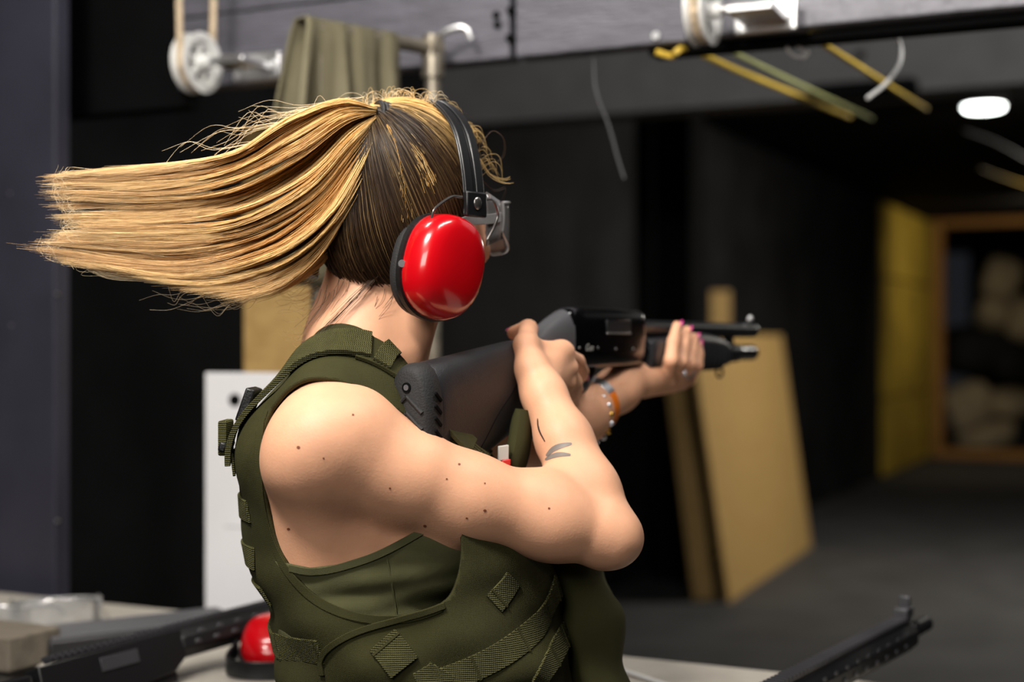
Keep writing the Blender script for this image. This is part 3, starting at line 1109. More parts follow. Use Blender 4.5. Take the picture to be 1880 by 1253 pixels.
def decal(name, poly, m, parent, step=2.5, lift=0.0004, bvh=None):
    bvh = bvh or body_bvh
    Q = np.array(poly, float)
    lo, hi = Q.min(0), Q.max(0)
    nx, ny = max(3, int((hi[0] - lo[0]) / step) + 2), max(3, int((hi[1] - lo[1]) / step) + 2)
    gx, gy = np.meshgrid(np.linspace(lo[0] - 1, hi[0] + 1, nx), np.linspace(lo[1] - 1, hi[1] + 1, ny), indexing='ij')
    P = np.stack([gx.ravel(), gy.ravel()], 1)
    V = []
    ok = []
    for p in P:
        h = cast(bvh, *p)
        ok.append(h is not None)
        V.append(h[0] + h[1] * lift if h else (0, 0, 0))
    V = np.array(V)
    ok = np.array(ok)
    T = []
    for i in range(nx - 1):
        for j in range(ny - 1):
            a, b, c, d = i * ny + j, (i + 1) * ny + j, (i + 1) * ny + j + 1, i * ny + j + 1
            if ok[[a, b, c, d]].all():
                T += [(a, b, c), (a, c, d)]
    if not T:
        return None
    V2, T2 = clip(V, np.array(T), -polysd(P, Q))
    if len(T2) == 0:
        return None
    return put(name, mesh_np(name, V2, T2), m, parent, smooth=True)


def stroke(pts, w0, w1, n=16):
    C = cr(pts, n)
    T = np.gradient(C, axis=0)
    N = np.stack([-T[:, 1], T[:, 0]], 1)
    N /= np.linalg.norm(N, axis=1)[:, None]
    w = np.sin(np.linspace(0.25, math.pi - 0.25, n)) * (w1 - w0) + w0
    return np.vstack([C + N * w[:, None] / 2, (C - N * w[:, None] / 2)[::-1]])


decal('tattoo', stroke([(1003, 838), (1015, 826), (1030, 819), (1050, 815)], 2, 10), M_tat, person)
decal('tattoo', stroke([(1001, 845), (1015, 838), (1030, 835), (1048, 836)], 2, 9), M_tat, person)
decal('tattoo', stroke([(987, 768), (990, 790), (1001, 812)], 1.5, 3), M_tat2, person)
for (mx_, my_, mr_) in ((890, 938, 3.2), (780, 966, 3), (857, 952, 2.4), (548, 822, 3.5), (716, 897, 2.4), (843, 853, 2.6), (820, 880, 2.2), (890, 888, 2), (1008, 934, 2.4), (648, 762, 2.4), (530, 972, 3), (594, 842, 2.2)):
    decal('mole', [(mx_ + mr_ * math.cos(t), my_ + mr_ * 0.8 * math.sin(t)) for t in np.linspace(0, 2 * math.pi, 10, endpoint=False)], M_mole, person, 1.5)


# ------------------------------------------------------------------ tank top
TFD = Field((-0.36, 1.36, 0.84), (0.10, 1.82, 1.40), 0.004)
torso_base(TFD)
TV, TQ = TFD.mesh(0.004)
TV = laplace(TV, TQ, 2)
TV[:, 1] -= np.where(TV[:, 1] < CY, 1, -1) * (0.0018 * np.sin(TV[:, 2] * 150 + TV[:, 0] * 25) + 0.0012 * np.sin(TV[:, 2] * 260 - TV[:, 0] * 40)) * np.clip((1.15 - TV[:, 2]) / 0.03, 0, 1)


def mirror_px(V):
    W = V.copy()
    far = W[:, 1] > CY
    W[far, 1] = 2 * CY - W[far, 1]
    return topx(W)


TP = mirror_px(TV)
edge_x = [300, 500, 535, 570, 620, 680, 740, 790, 840, 1100]
edge_y = [1020, 1028, 1036, 1043, 1037, 1018, 990, 962, 930, 880]
fy = (TP[:, 1] - np.interp(TP[:, 0], edge_x, edge_y)) * 5e-4
V2, T2 = clip(TV, tri(TQ), fy)
tank = put('tank_top', mesh_np('tank_top', V2, T2), M_tank, person, smooth=True)
md = tank.modifiers.new('thick', 'SOLIDIFY'); md.thickness = 0.0025; md.offset = 1
tank_bvh = bvh_of(TV, TQ)
b = surf_ribbon(tank_bvh, [(x, y + 5) for x, y in zip(edge_x[2:9], edge_y[2:9])], 0.007, 0.0022, 40, lift=0.0024)
if b: b.build('hem', M_tank, tank)
b = surf_ribbon(tank_bvh, [(706, 1008), (714, 1050), (722, 1100), (728, 1150)], 0.0016, 0.0008, 20, lift=0.0024)
if b: b.build('side_seam', M_tank, tank)

# ------------------------------------------------------------------ tactical vest
VSEC = [(0.84, -0.110, CY, 0.142, 0.168), (0.93, -0.100, CY, 0.150, 0.165), (1.00, -0.096, CY, 0.153, 0.168), (1.08, -0.108, CY, 0.161, 0.169), (1.16, -0.130, CY, 0.159, 0.166),
        (1.23, -0.158, CY, 0.136, 0.163), (1.275, -0.172, CY, 0.112, 0.14), (1.325, -0.168, CY, 0.075, 0.085)]
VFD = Field((-0.38, 1.36, 0.82), (0.14, 1.82, 1.42), 0.004)
VFD.stack(VSEC, 2.35, 0.0, 0.01)
for sy in (-1, 1):
    VFD.cone((-0.165, CY + sy * 0.04, 1.335), (-0.190, CY + sy * 0.125, 1.283), 0.056, 0.050, 0.03)
    VFD.cone((-0.225, CY + sy * 0.10, 1.245), (-0.20, CY + sy * 0.125, 1.22), 0.055, 0.04, 0.03)
    VFD.cone((-0.145, CY + sy * 0.10, 1.285), (-0.075, CY + sy * 0.07, 1.20), 0.045, 0.05, 0.03)
VV, VQ = VFD.mesh(0.0)
VV = laplace(VV, VQ, 3)
# cloth buckles and pulls: slow folds in the fabric
nn = np.zeros(len(VV))
for k_ in range(7):
    kv = rng.normal(size=3) * np.array([20, 14, 34])
    nn += np.sin(VV @ kv + rng.uniform(0, 6)) * (0.9 ** k_)
cen = np.stack([np.full(len(VV), -0.12), np.full(len(VV), CY), VV[:, 2]], 1)
dn = VV - cen
dn /= np.linalg.norm(dn, axis=1)[:, None] + 1e-9
amp = 1.9 * np.clip((1.20 - VV[:, 2]) / 0.12, 0.08, 1.0)
diag = np.sin((VV[:, 2] * 62 + VV[:, 0] * 44)) * 0.0016 + np.sin(VV[:, 2] * 105 - VV[:, 0] * 35 + 1) * 0.0010
VV = VV + dn * ((nn * 0.0011 + diag) * amp)[:, None]
ARM = [(497, 752), (484, 790), (481, 850), (488, 920), (505, 990), (532, 1045), (575, 1092), (625, 1120), (690, 1133), (760, 1128), (815, 1106), (838, 1070), (848, 1000),
       (838, 900), (800, 820), (760, 775), (725, 750), (690, 728), (640, 705), (600, 695), (560, 697), (525, 718)]
VP = mirror_px(VV)
ARMc = np.vstack([cr(np.array(ARM + [ARM[0]]), 120)])[:-1]
f1 = polysd(VP, ARMc) * 5.6e-4
f2 = (np.sqrt(((VV[:, 0] + 0.120) / 0.115) ** 2 + ((VV[:, 1] - 1.585) / 0.092) ** 2) - 1) * 0.08
f2 = np.where(VV[:, 2] > 1.16, f2, 0.05)
f3 = VV[:, 2] - 0.875
T = tri(VQ)
V2, T2 = clip(VV, T, np.minimum(np.minimum(f1, f2), f3))
vest = put('tactical_vest', mesh_np('tactical_vest', V2, T2), M_vest, person, smooth=True, label='olive tactical vest with webbing straps')
md = vest.modifiers.new('thick', 'SOLIDIFY'); md.thickness = 0.005; md.offset = -0.6
vest_bvh = bvh_of(VV, VQ)


def strap(pts, w, th, name='webbing_strap', n=26, m=None, lift=0.001, stitch=0, bvh=None):
    b = surf_ribbon(bvh or vest_bvh, pts, w, th, n, lift)
    if b is None:
        return
    b.build(name, m or M_web, vest, bevel=0.0006)
    if stitch:
        for i in np.linspace(2, len(b.path) - 3, stitch).astype(int):
            q = b.path[i] + b.nor[i] * (lift + th)
            t_ = nrm(b.path[min(i + 1, len(b.path) - 1)] - b.path[i - 1])
            MB().box(q, b.side[i], t_, b.nor[i], w / 2 * 1.02, 0.0013, 0.0009).build('stitch_bar', M_vest, vest, smooth=False)


def wrap_strap(P3, w, th, name='webbing_strap', n=30, lift=0.0015, m=None, sidev=None):
    """strap guided by space points, settled on the vest"""
    C = cr(P3, n)
    path, nor = [], []
    for p in C:
        loc, no, i, d = vest_bvh.find_nearest(Vector(p))
        no = np.array(no)
        if np.dot(no, np.array(loc) - np.array([-0.16, CY, 1.15])) < 0: no = -no
        path.append(np.array(loc)); nor.append(no)
    path = np.array(path); nor = np.array(nor)
    for _ in range(6):
        path[1:-1] = (path[:-2] + 2 * path[1:-1] + path[2:]) / 4
        nor[1:-1] = (nor[:-2] + nor[1:-1] + nor[2:]) / 3
    nor /= np.linalg.norm(nor, axis=1)[:, None]
    side = np.cross(np.gradient(path, axis=0), nor)
    b = MB().ribbon(path + nor * lift, side, nor, w, th)
    b.build(name, m or M_web, vest, bevel=0.0006)
    return path, nor, side


# bound edge of the armhole
cgrav = ARMc.mean(0)
hem = []
for p in np.vstack([ARMc, ARMc[:1]]):
    q = p + nrm(p - cgrav) * 5
    hem.append(q)
hem = np.array(hem)
seg = hem[(hem[:, 1] > 735)]
i0 = int(np.argmin(np.abs(ARMc[:, 1] - 760) + (ARMc[:, 0] > 600) * 999))
order = [h for h in hem[i0:] if True]
vis = []
for h in order:
    if h[0] > 812:
        break
    vis.append(h)
strap(np.array(vis), 0.009, 0.0016, 'armhole_binding', 90, M_vest)
# shoulder webbing, over the top and down the back
wrap_strap([(-0.150, 1.480, 1.345), (-0.19, 1.478, 1.345), (-0.235, 1.478, 1.330), (-0.275, 1.480, 1.295), (-0.296, 1.484, 1.26), (-0.30, 1.487, 1.235)], 0.042, 0.006, lift=0.004)
wrap_strap([(-0.040, 1.49, 1.25), (-0.060, 1.485, 1.28), (-0.085, 1.482, 1.31), (-0.115, 1.480, 1.33), (-0.16, 1.478, 1.345)], 0.044, 0.0045, m=M_vest)
for (xx, zz) in ((-0.100, 1.31), (-0.128, 1.335)):
    wrap_strap([(xx, 1.498, zz + 0.014), (xx - 0.004, 1.48, zz + 0.008), (xx - 0.008, 1.460, zz - 0.004)], 0.020, 0.004, 'strap_loop', 12, 0.0055, m=M_web)
# buckle on the back of the shoulder strap
bk = pix(436, 782, 1.49)
bd_ = nrm((-0.33, 0, -0.94)); bn = nrm((-0.94, 0, 0.33))
MB().box(bk + np.array([0.012, 0, 0.022]), YA, bd_, bn, 0.024, 0.018, 0.005).build('buckle', M_blackplastic, vest, bevel=0.002)
MB().box(bk + bd_ * 0.022 - XA * 0.004, YA, bd_, bn, 0.023, 0.005, 0.004).build('buckle_bar', M_blackplastic, vest, bevel=0.002)
lad = [bk + bd_ * 0.0 - XA * 0.010, bk + bd_ * 0.010 - XA * 0.010, bk + bd_ * 0.02 - XA * 0.012]
MB().box(bk + np.array([-0.012, 0, -0.012]), YA, UP, XA, 0.020, 0.018, 0.0045).build('ladder_lock', M_web, vest, bevel=0.002)
tailp = cr(np.array([bk + np.array([0.010, 0, 0.01]), bk + np.array([0.004, 0, -0.012]), bk + np.array([0.004, 0, -0.034]), bk + np.array([0.020, 0, -0.040])]), 12)
MB().ribbon(tailp, np.tile(YA, (12, 1)), np.tile(-XA, (12, 1)), 0.030, 0.002).build('strap_tail', M_web, vest)
# webbing loops sewn on the back
for zz in (1.235, 1.185, 1.135, 1.085, 1.035):
    wrap_strap([(-0.27, 1.475, zz), (-0.285, 1.52, zz), (-0.29, 1.56, zz), (-0.29, 1.62, zz), (-0.285, 1.66, zz)], 0.024, 0.003, 'back_webbing', 16, 0.0015)
# side and front webbing
strap([(508, 1186), (540, 1190), (566, 1193), (592, 1197)], 0.028, 0.0028, stitch=2)
strap([(594, 1240), (592, 1212), (606, 1188), (650, 1163), (720, 1140), (780, 1124), (815, 1112)], 0.0065, 0.003, 'flap_edge', 50, M_vest)
strap([(702, 1176), (722, 1200), (742, 1226)], 0.033, 0.0035, 'side_tab', 12, stitch=1)
strap([(780, 1262), (850, 1236), (930, 1196), (985, 1150), (1008, 1108), (1022, 1076)], 0.026, 0.0028, stitch=5, n=40)
strap([(985, 1256), (1012, 1210), (1034, 1168), (1044, 1140)], 0.024, 0.0028, stitch=3)
strap([(905, 1110), (925, 1085), (940, 1062)], 0.024, 0.0028, 'chest_webbing', 10, stitch=1)
strap([(770, 1262), (800, 1244), (812, 1228)], 0.03, 0.004, 'side_tab', 10)
# pouch on the front of the vest
PF = Field((-0.02, 1.50, 0.84), (0.20, 1.80, 1.24), 0.004)
pts_ = [(0.042, 1.60, 1.175), (0.070, 1.60, 1.12), (0.086, 1.60, 1.05), (0.090, 1.60, 0.985), (0.078, 1.60, 0.93)]
for sy in (-0.03, 0.0, 0.03):
    PF.chain([np.array(p) + np.array([0, sy, 0]) for p in pts_], [0.016, 0.026, 0.034, 0.036, 0.03], 0.012)
PVv, PQ = PF.mesh()
PVv = laplace(PVv, PQ, 2)
PVv = PVv + np.stack([np.sin(PVv[:, 2] * 70 + PVv[:, 1] * 30) * 0.003 + np.sin(PVv[:, 2] * 130) * 0.0012, np.zeros(len(PVv)), np.zeros(len(PVv))], 1)
put('pouch', mesh_np('pouch', PVv, PQ), M_vest, vest, smooth=True)
# folded flap and clip on the chest, seen between stock and forearm
MB().tube(cr([(-0.02, 1.58, 1.18), (0.005, 1.575, 1.235), (0.012, 1.575, 1.285)], 12), [0.02, 0.022, 0.024, 0.024, 0.024, 0.024, 0.023, 0.022, 0.021, 0.02, 0.018, 0.014], 12, flat=0.6).build('chest_strap_roll', M_vest, vest)
strap([(868, 838), (890, 806), (915, 782), (936, 766)], 0.03, 0.004, 'chest_flap', 14)
for (x, y) in ((902, 776), (918, 770)):
    h = cast(vest_bvh, x, y + 14)
    if h:
        MB().tube([h[0] + np.array([-0.006, -0.01, 0.0]), h[0] + np.array([0.006, -0.01, 0.012])], 0.004, 8).build('webbing_end', M_web, vest)
M_neckpatch = mat('pale_patch', (190, 188, 182), 0.7)
pb = pix(924, 832, 1.545)
MB().box(pb, nrm((0.8, 0.3, 0.1)), nrm((-0.3, 0.9, 0)), UP, 0.006, 0.002, 0.008).build('patch', M_neckpatch, vest, bevel=0.001)
MB().box(pb + np.array([0.003, -0.001, -0.011]), nrm((0.8, 0.3, 0.1)), nrm((-0.3, 0.9, 0)), UP, 0.005, 0.002, 0.004).build('patch', M_redcup, vest, bevel=0.001)

# trousers and boots below the frame
LF = Field((-0.36, 1.30, 0.0), (0.22, 1.95, 1.0), 0.009)
LF.stack([(0.80, -0.125, CY, 0.115, 0.165), (0.90, -0.130, CY, 0.108, 0.158), (0.96, -0.135, CY, 0.098, 0.14)], 2.2, 0.0, 0.01)
for sy, fx in ((-1, -0.16), (1, -0.06)):
    hipp = np.array([-0.125, CY + sy * 0.085, 0.84]); kn = np.array([fx + 0.02, CY + sy * 0.12, 0.47]); an = np.array([fx - 0.02, CY + sy * 0.14, 0.10])
    LF.chain([hipp, kn, an], [0.090, 0.060, 0.050], 0.03)
LVv, LQ = LF.mesh()
put('trousers', mesh_np('trousers', laplace(LVv, LQ, 2), LQ), M_trouser, person, smooth=True)
for sy, fx in ((-1, -0.16), (1, -0.06)):
    SF = Field((fx - 0.12, CY + sy * 0.14 - 0.09, -0.002), (fx + 0.24, CY + sy * 0.14 + 0.09, 0.24), 0.006)
    y_ = CY + sy * 0.14
    SF.chain([(fx - 0.05, y_, 0.045), (fx + 0.06, y_, 0.045), (fx + 0.15, y_ + 0.005, 0.04)], [0.042, 0.045, 0.038], 0.03)
    SF.cone((fx - 0.02, y_, 0.20), (fx - 0.03, y_, 0.06), 0.055, 0.048, 0.03)
    a_, q_ = SF.mesh()
    a_ = laplace(a_, q_, 1)
    a_[:, 2] = np.maximum(a_[:, 2], 0.0)
    put('boot', mesh_np('boot', a_, q_), M_boot, person, smooth=True)

# ------------------------------------------------------------------ hair
M_hair = mat('blonde_hair', (190, 150, 90), 0.4, spec=0.4, attr='tint')


def strands(name, P, R, C, parent, m=M_hair, sides=3):
    """P (N,S,3) paths, R (N,S) radii, C (N,S,3) linear colours; every strand a thin closed tube"""
    N, S, _ = P.shape
    T = np.gradient(P, axis=1)
    T /= np.linalg.norm(T, axis=2, keepdims=True) + 1e-12
    ref = rng.normal(size=(N, 1, 3))
    u = np.cross(T, np.broadcast_to(ref, T.shape))
    u /= np.linalg.norm(u, axis=2, keepdims=True) + 1e-12
    w = np.cross(T, u)
    V = np.empty((N, S, sides, 3))
    for k in range(sides):
        a = 2 * math.pi * k / sides
        V[:, :, k] = P + R[:, :, None] * (u * math.cos(a) + w * math.sin(a))
    idx = np.arange(N * S * sides).reshape(N, S, sides)
    F = []
    for k in range(sides):
        k2 = (k + 1) % sides
        F.append(np.stack([idx[:, :-1, k], idx[:, :-1, k2], idx[:, 1:, k2], idx[:, 1:, k]], -1).reshape(-1, 4))
    F = np.vstack(F)
    me = mesh_np(name, V.reshape(-1, 3), F)
    at = me.color_attributes.new('tint', 'FLOAT_COLOR', 'POINT')
    cc = np.ones((N, S, sides, 4), np.float32)
    cc[..., :3] = C[:, :, None, :]
    at.data.foreach_set('color', cc.ravel())
    return put(name, me, m, parent, smooth=True)


def L3(c):
    return np.array(lin(c)[:3])


BLOND = L3((244, 206, 138)); PALE = L3((252, 232, 194)); HONEY = L3((222, 168, 88)); CARAMEL = L3((196, 138, 66)); BROWN = L3((64, 44, 29)); DARK = L3((38, 27, 19))


def slerp_paths(D0, D1, t):
    """unit directions (N,3) -> (3,) along great circles; t (S,)"""
    dot = np.clip(D0 @ D1, -0.9999, 0.9999)
    om = np.arccos(dot)[:, None]
    a = np.sin((1 - t)[None, :] * om) / np.sin(om)
    b_ = np.sin(t[None, :] * om) / np.sin(om)
    return a[..., None] * D0[:, None, :] + b_[..., None] * D1[None, None, :]


HH = np.array([0.100, 0.079, 0.104])
TIE = np.array([-0.1515, 1.556, 1.610])
trel = TIE - HC
Tdir = np.array([trel @ hF, trel @ hR, trel[2]]) / HH
tlen = np.linalg.norm(Tdir)
Tdir /= tlen


def to_world(Q):
    return HC + Q[..., :1] * hF + Q[..., 1:2] * hR + Q[..., 2:3] * UP


# scalp under the strands, fuller low at the back where the hair is swept up
def bumpf(D):
    return 1.0 + 0.26 * np.clip(-D[..., 0], 0, 1) * np.clip(-D[..., 2] * 1.5, 0, 1)


gu, gv = 64, 40
sv = []
for i in range(gv + 1):
    p_ = math.pi * i / gv
    for j in range(gu):
        q_ = 2 * math.pi * j / gu
        sv.append((math.sin(p_) * math.cos(q_), math.sin(p_) * math.sin(q_), math.cos(p_)))
sv = np.array(sv)
sf = np.array([(i * gu + j, i * gu + (j + 1) % gu, (i + 1) * gu + (j + 1) % gu, (i + 1) * gu + j) for i in range(gv) for j in range(gu)])[:, ::-1]
loc_ = sv * HH * 0.99 * bumpf(sv)[:, None]
hairline = np.minimum(0.012 + 0.075 * np.clip((loc_[:, 2] + 0.01) / 0.09, 0, 1) - loc_[:, 0], loc_[:, 2] + 0.092)
sv2, st2 = clip(to_world(loc_), tri(sf), hairline)
hair = put('hair', mesh_np('hair', sv2, st2), mat('hair_roots', (50, 36, 26), 0.6, var=0.3, vscale=60), person, smooth=True)

NS = 9000
Q = rng.normal(size=(NS * 3, 3))
Q /= np.linalg.norm(Q, axis=1)[:, None]
W_ = Q * HH
okh = (W_[:, 0] < 0.014 + 0.072 * np.clip((W_[:, 2] + 0.01) / 0.09, 0, 1)) & (W_[:, 2] > -0.086)
Q = Q[okh][:NS]
S_ = 14
t_ = np.linspace(0, 1, S_)
D = slerp_paths(Q, Tdir, t_)
lift_ = 1.0 + (0.035 + 0.05 * rng.random((len(Q), 1))) * np.sin(np.clip(t_, 0.05, 1) * math.pi * 0.9)[None, :] + (tlen - 1.0) * t_[None, :] ** 3
wv = 0.012 * np.sin(t_[None, :] * rng.uniform(3, 9, (len(Q), 1)) + rng.uniform(0, 6, (len(Q), 1)))
PH = to_world(D * HH * ((lift_ + wv) * bumpf(D))[..., None])
# locks: neighbouring hairs share a wander
lk_ = np.sin(Q[:, 0] * 17 + Q[:, 1] * 9)[:, None] * np.sin(t_ * 3.1)[None, :] * 0.0035
PH = PH + (lk_)[..., None] * UP
occ = np.clip((-W_[okh][:NS][:, 2] + 0.0) / 0.08, 0, 1) * np.clip((-W_[okh][:NS][:, 0] + 0.05) / 0.06, 0, 1)
top_ = np.clip((W_[okh][:NS][:, 2] + 0.01) / 0.06, 0, 1)
top_ = np.clip((W_[okh][:NS][:, 2] - 0.022 + 0.55 * W_[okh][:NS][:, 0]) / 0.05, 0, 1)  # low back strands tinted dark: painted ponytail shade plus a real darker underlayer
mixv = np.clip(top_ * 0.95 + rng.normal(0, 0.09, len(Q)), 0, 1)[:, None, None]
c_root = BROWN * (1 - mixv) * 0.8 + (BLOND * 0.6 + HONEY * 0.4) * mixv
c_len = DARK * (1 - mixv) * 0.9 + (BLOND * 0.7 + HONEY * 0.3) * mixv
CH = c_root * (1 - t_[None, :, None]) + c_len * t_[None, :, None]
CH = CH * rng.uniform(0.75, 1.2, (len(Q), 1, 1))
RH = np.full((len(Q), S_), 0.00045) * (0.7 + 0.3 * np.sin(t_ * math.pi))[None, :]
strands('scalp_strands', PH, RH, CH, hair)['kind'] = 'stuff'

# ponytail fan
CTRL = {
    0.00: [(692, 198), (622, 182), (520, 220), (430, 280), (300, 306), (112, 320)],
    0.25: [(690, 206), (630, 215), (540, 275), (430, 328), (300, 350), (104, 348)],
    0.45: [(690, 212), (640, 245), (560, 315), (440, 372), (300, 390), (120, 392)],
    0.62: [(691, 218), (645, 272), (565, 355), (440, 415), (300, 430), (118, 430)],
    0.80: [(694, 228), (652, 300), (582, 388), (470, 455), (310, 486), (76, 458)],
    0.91: [(696, 238), (662, 322), (602, 415), (505, 482), (350, 516), (170, 497)],
    1.00: [(699, 248), (674, 325), (634, 398), (582, 472), (512, 528), (424, 556)],
}
kv_ = np.array(sorted(CTRL))
CT = np.array([CTRL[k] for k in kv_], float)
NP_ = 11000
ncl = 52
clv = np.sort(rng.uniform(0, 1, ncl) ** 0.9)
cld = rng.uniform(-1, 1, ncl)
cln = np.clip(0.965 + rng.normal(0, 0.04, ncl), 0.85, 0.995)
clhue = rng.uniform(0, 1, ncl)
cly = rng.normal(0, 6, ncl)
clf = rng.uniform(5, 12, ncl)
cid = rng.integers(0, ncl, NP_)
SP = 20
tp = np.linspace(0, 1, SP)
v0 = rng.uniform(0, 1, NP_)
o_ = np.argsort(v0)
v0 = v0[o_]
cid = np.clip((v0 * ncl).astype(int) + rng.integers(-2, 3, NP_), 0, ncl - 1)
vt = clv[cid]
dep0 = rng.uniform(-1, 1, NP_)
paths = np.empty((NP_, SP, 3))
wgt = np.clip(tp * 1.9, 0, 1) ** 1.2 * (0.78 + 0.16 * tp)
for i in range(NP_):
    L = cln[cid[i]] * (1 + rng.normal(0, 0.025)) * (1 if rng.random() > 0.30 else rng.uniform(0.74, 0.99))
    vv = v0[i] * (1 - wgt) + (vt[i] + rng.normal(0, 0.007)) * wgt
    ci = np.empty((6, 2))
    # control polygon for this strand, its lane drifting towards its lock
    vc = np.interp(np.linspace(0, 1, 6), tp, vv)
    for j in range(6):
        ci[j, 0] = np.interp(vc[j], kv_, CT[:, j, 0])
        ci[j, 1] = np.interp(vc[j], kv_, CT[:, j, 1])
    E = np.vstack([2 * ci[0] - ci[1], ci, 2 * ci[-1] - ci[-2]])
    x = np.clip(tp * L * 5, 0, 4.9999)
    k = x.astype(int)
    q = (x - k)[:, None]
    ext = np.maximum(tp * L * 5 - 4.9999, 0)[:, None]
    a, b_, c, d = E[k], E[k + 1], E[k + 2], E[k + 3]
    xy = 0.5 * ((2 * b_) + (-a + c) * q + (2 * a - 5 * b_ + 4 * c - d) * q * q + (-a + 3 * b_ - 3 * c + d) * q ** 3) + (ci[-1] - ci[-2]) * ext * 0.8
    xy[:, 1] += rng.normal(0, 2.6) * tp ** 4 + cly[cid[i]] * np.sin(tp * 3.0) * tp + 2.2 * np.sin(tp * clf[cid[i]] + cid[i])* tp
    prof = np.sin(np.clip(tp * 1.15 + 0.12, 0, 1) * math.pi) ** 0.6
    dd = 1.556 - 0.055 * tp + (dep0[i] * (1 - tp * 0.75) + cld[cid[i]] * tp * 0.75 + cld[cid[i]] * 0.35 * prof) * (0.006 + 0.028 * prof)
    dd = dd + 0.0015 * np.sin(tp * 14 + i)
    paths[i, :, 0] = (xy[:, 0] - 940) / FPX * dd
    paths[i, :, 1] = dd
    paths[i, :, 2] = CAMZ - (xy[:, 1] - 626.5) / FPX * dd
rad = np.full((NP_, SP), 0.00036) * np.clip((1.02 - tp) * 4, 0.15, 1)[None, :] * rng.uniform(0.7, 1.15, (NP_, 1))
hu = np.clip(clhue[cid] * 0.9 + rng.uniform(-0.25, 0.35, NP_), 0, 1)[:, None, None]
cp = (CARAMEL * (1 - hu) + BLOND * hu) * 1.05  # lock tones vary; the darker caramel ones imitate shaded gaps between locks
cp = cp * (1 - 0.35 * np.clip(1 - tp * 5, 0, 1))[None, :, None] + (PALE - cp) * (tp ** 3 * 0.28)[None, :, None]
pony = strands('ponytail', paths, rad, cp, person)
pony['kind'] = 'stuff'

# loose hairs: flyaways on the crown, at the forehead, along the ponytail and at the nape
fly = []
def wisp(pts, d0, d1, r=0.00032, col=PALE, jit=2.0, n=1, trunc=False):
    for _ in range(n):
        P = np.array(pts, float) + rng.normal(0, jit, (1, 2)) * np.linspace(0.4, 1.7, len(pts))[:, None] + rng.normal(0, jit * 0.3, (len(pts), 2))
        C = cr(P, 16)
        if trunc:
            e_ = rng.uniform(0.45, 1.0)
            C = np.stack([np.interp(np.linspace(0, e_, 16), np.linspace(0, 1, 16), C[:, q]) for q in (0, 1)], 1)
        dd = np.linspace(d0, d1, 16) + rng.normal(0, 0.004)
        fly.append((np.array([pix(a, b_, c) for (a, b_), c in zip(C, dd)]), r, col))


for k in range(90):
    x0 = rng.uniform(660, 800); y0 = 205 - 18 * math.sin((x0 - 640) / 200 * math.pi) + rng.uniform(-6, 12)
    a = rng.uniform(-1, 1)
    L = rng.uniform(14, 34)
    wisp([(x0, y0), (x0 + a * L * 0.5, y0 - L * 0.7), (x0 + a * L * 1.3, y0 - L * 0.8), (x0 + a * L * 1.9, y0 - L * 0.45)], 1.585, 1.58, 0.00022, PALE if k % 2 else BLOND)
for k in range(70):
    t0 = rng.uniform(0, 1)
    x0 = 800 + 95 * t0 ** 0.8; y0 = 200 + 120 * t0 ** 1.4
    L = rng.uniform(15, 40)
    wisp([(x0 - 12, y0 + 5), (x0 + L * 0.3, y0 - L * 0.35), (x0 + L * 0.7, y0 - L * 0.1 + rng.uniform(-8, 14)), (x0 + L * 0.85, y0 + L * 0.5)], 1.60, 1.61, 0.0002, BLOND if k % 3 else BROWN)
wisp([(885, 262), (905, 240), (925, 255), (925, 285), (908, 300)], 1.6, 1.61, 0.0003, BROWN, 1.0, 2)
wisp([(880, 290), (900, 320), (925, 332), (938, 330)], 1.6, 1.61, 0.0003, BLOND, 2.0, 4)
wisp([(885, 330), (905, 350), (925, 345), (915, 375)], 1.6, 1.61, 0.0003, BROWN, 2.0, 2)
for k in range(26):
    v = rng.uniform(0, 1)
    x0 = rng.uniform(420, 640); y0 = np.interp(x0, [430, 520, 620, 690], [278, 218, 182, 196])
    L = rng.uniform(60, 150)
    wisp([(x0 + 30, y0 - 6), (x0 - L * 0.4, y0 - 2 + L * 0.08), (x0 - L * 0.8, y0 + 8 + rng.uniform(-18, 26)), (x0 - L * 1.2, y0 + 30 + rng.uniform(-30, 40))], 1.54, 1.52, 0.00026, PALE, 3)
for k in range(34):
    x0 = rng.uniform(330, 560); y0 = np.interp(x0, [330, 430, 520, 580], [532, 556, 524, 474])
    L = rng.uniform(40, 110)
    wisp([(x0 + 30, y0 - 14), (x0 - L * 0.2, y0 + 6), (x0 - L * 0.6, y0 + 14 + rng.uniform(-10, 16)), (x0 - L, y0 + 8 + rng.uniform(-20, 24))], 1.53, 1.52, 0.00026, PALE, 3)
for k in range(60):
    x0 = rng.uniform(560, 590); y0 = rng.uniform(480, 620)
    L = rng.uniform(25, 75)
    wisp([(x0, y0), (x0 - L * 0.4, y0 + rng.uniform(4, 14)), (x0 - L * 0.8, y0 + rng.uniform(0, 18)), (x0 - L, y0 + rng.uniform(-4, 16))], 1.555, 1.55, 0.00022, BLOND, 3)
for k in range(40):
    x0 = rng.uniform(585, 735); y0 = rng.uniform(505, 545)
    L = rng.uniform(30, 80)
    wisp([(x0, y0), (x0 - L * 0.1, y0 + L * 0.35), (x0 - L * 0.35, y0 + L * 0.7), (x0 - L * 0.6, y0 + L)], 1.535, 1.525, 0.0003, BROWN, 4)
for k in range(22):      # a longer lock trailing over the nape
    wisp([(700, 500), (655, 545), (610, 590), (570, 628), (545, 650)], 1.530, 1.50, 0.0003, BROWN * 1.1, 4, trunc=True)
for k in range(150):     # blonde lock loose beside the head band
    wisp([(712, 232), (728, 275), (738, 330), (742, 385), (740, 420)], 1.528, 1.510, 0.00034, BLOND if k % 2 else HONEY, 4.0, trunc=True)
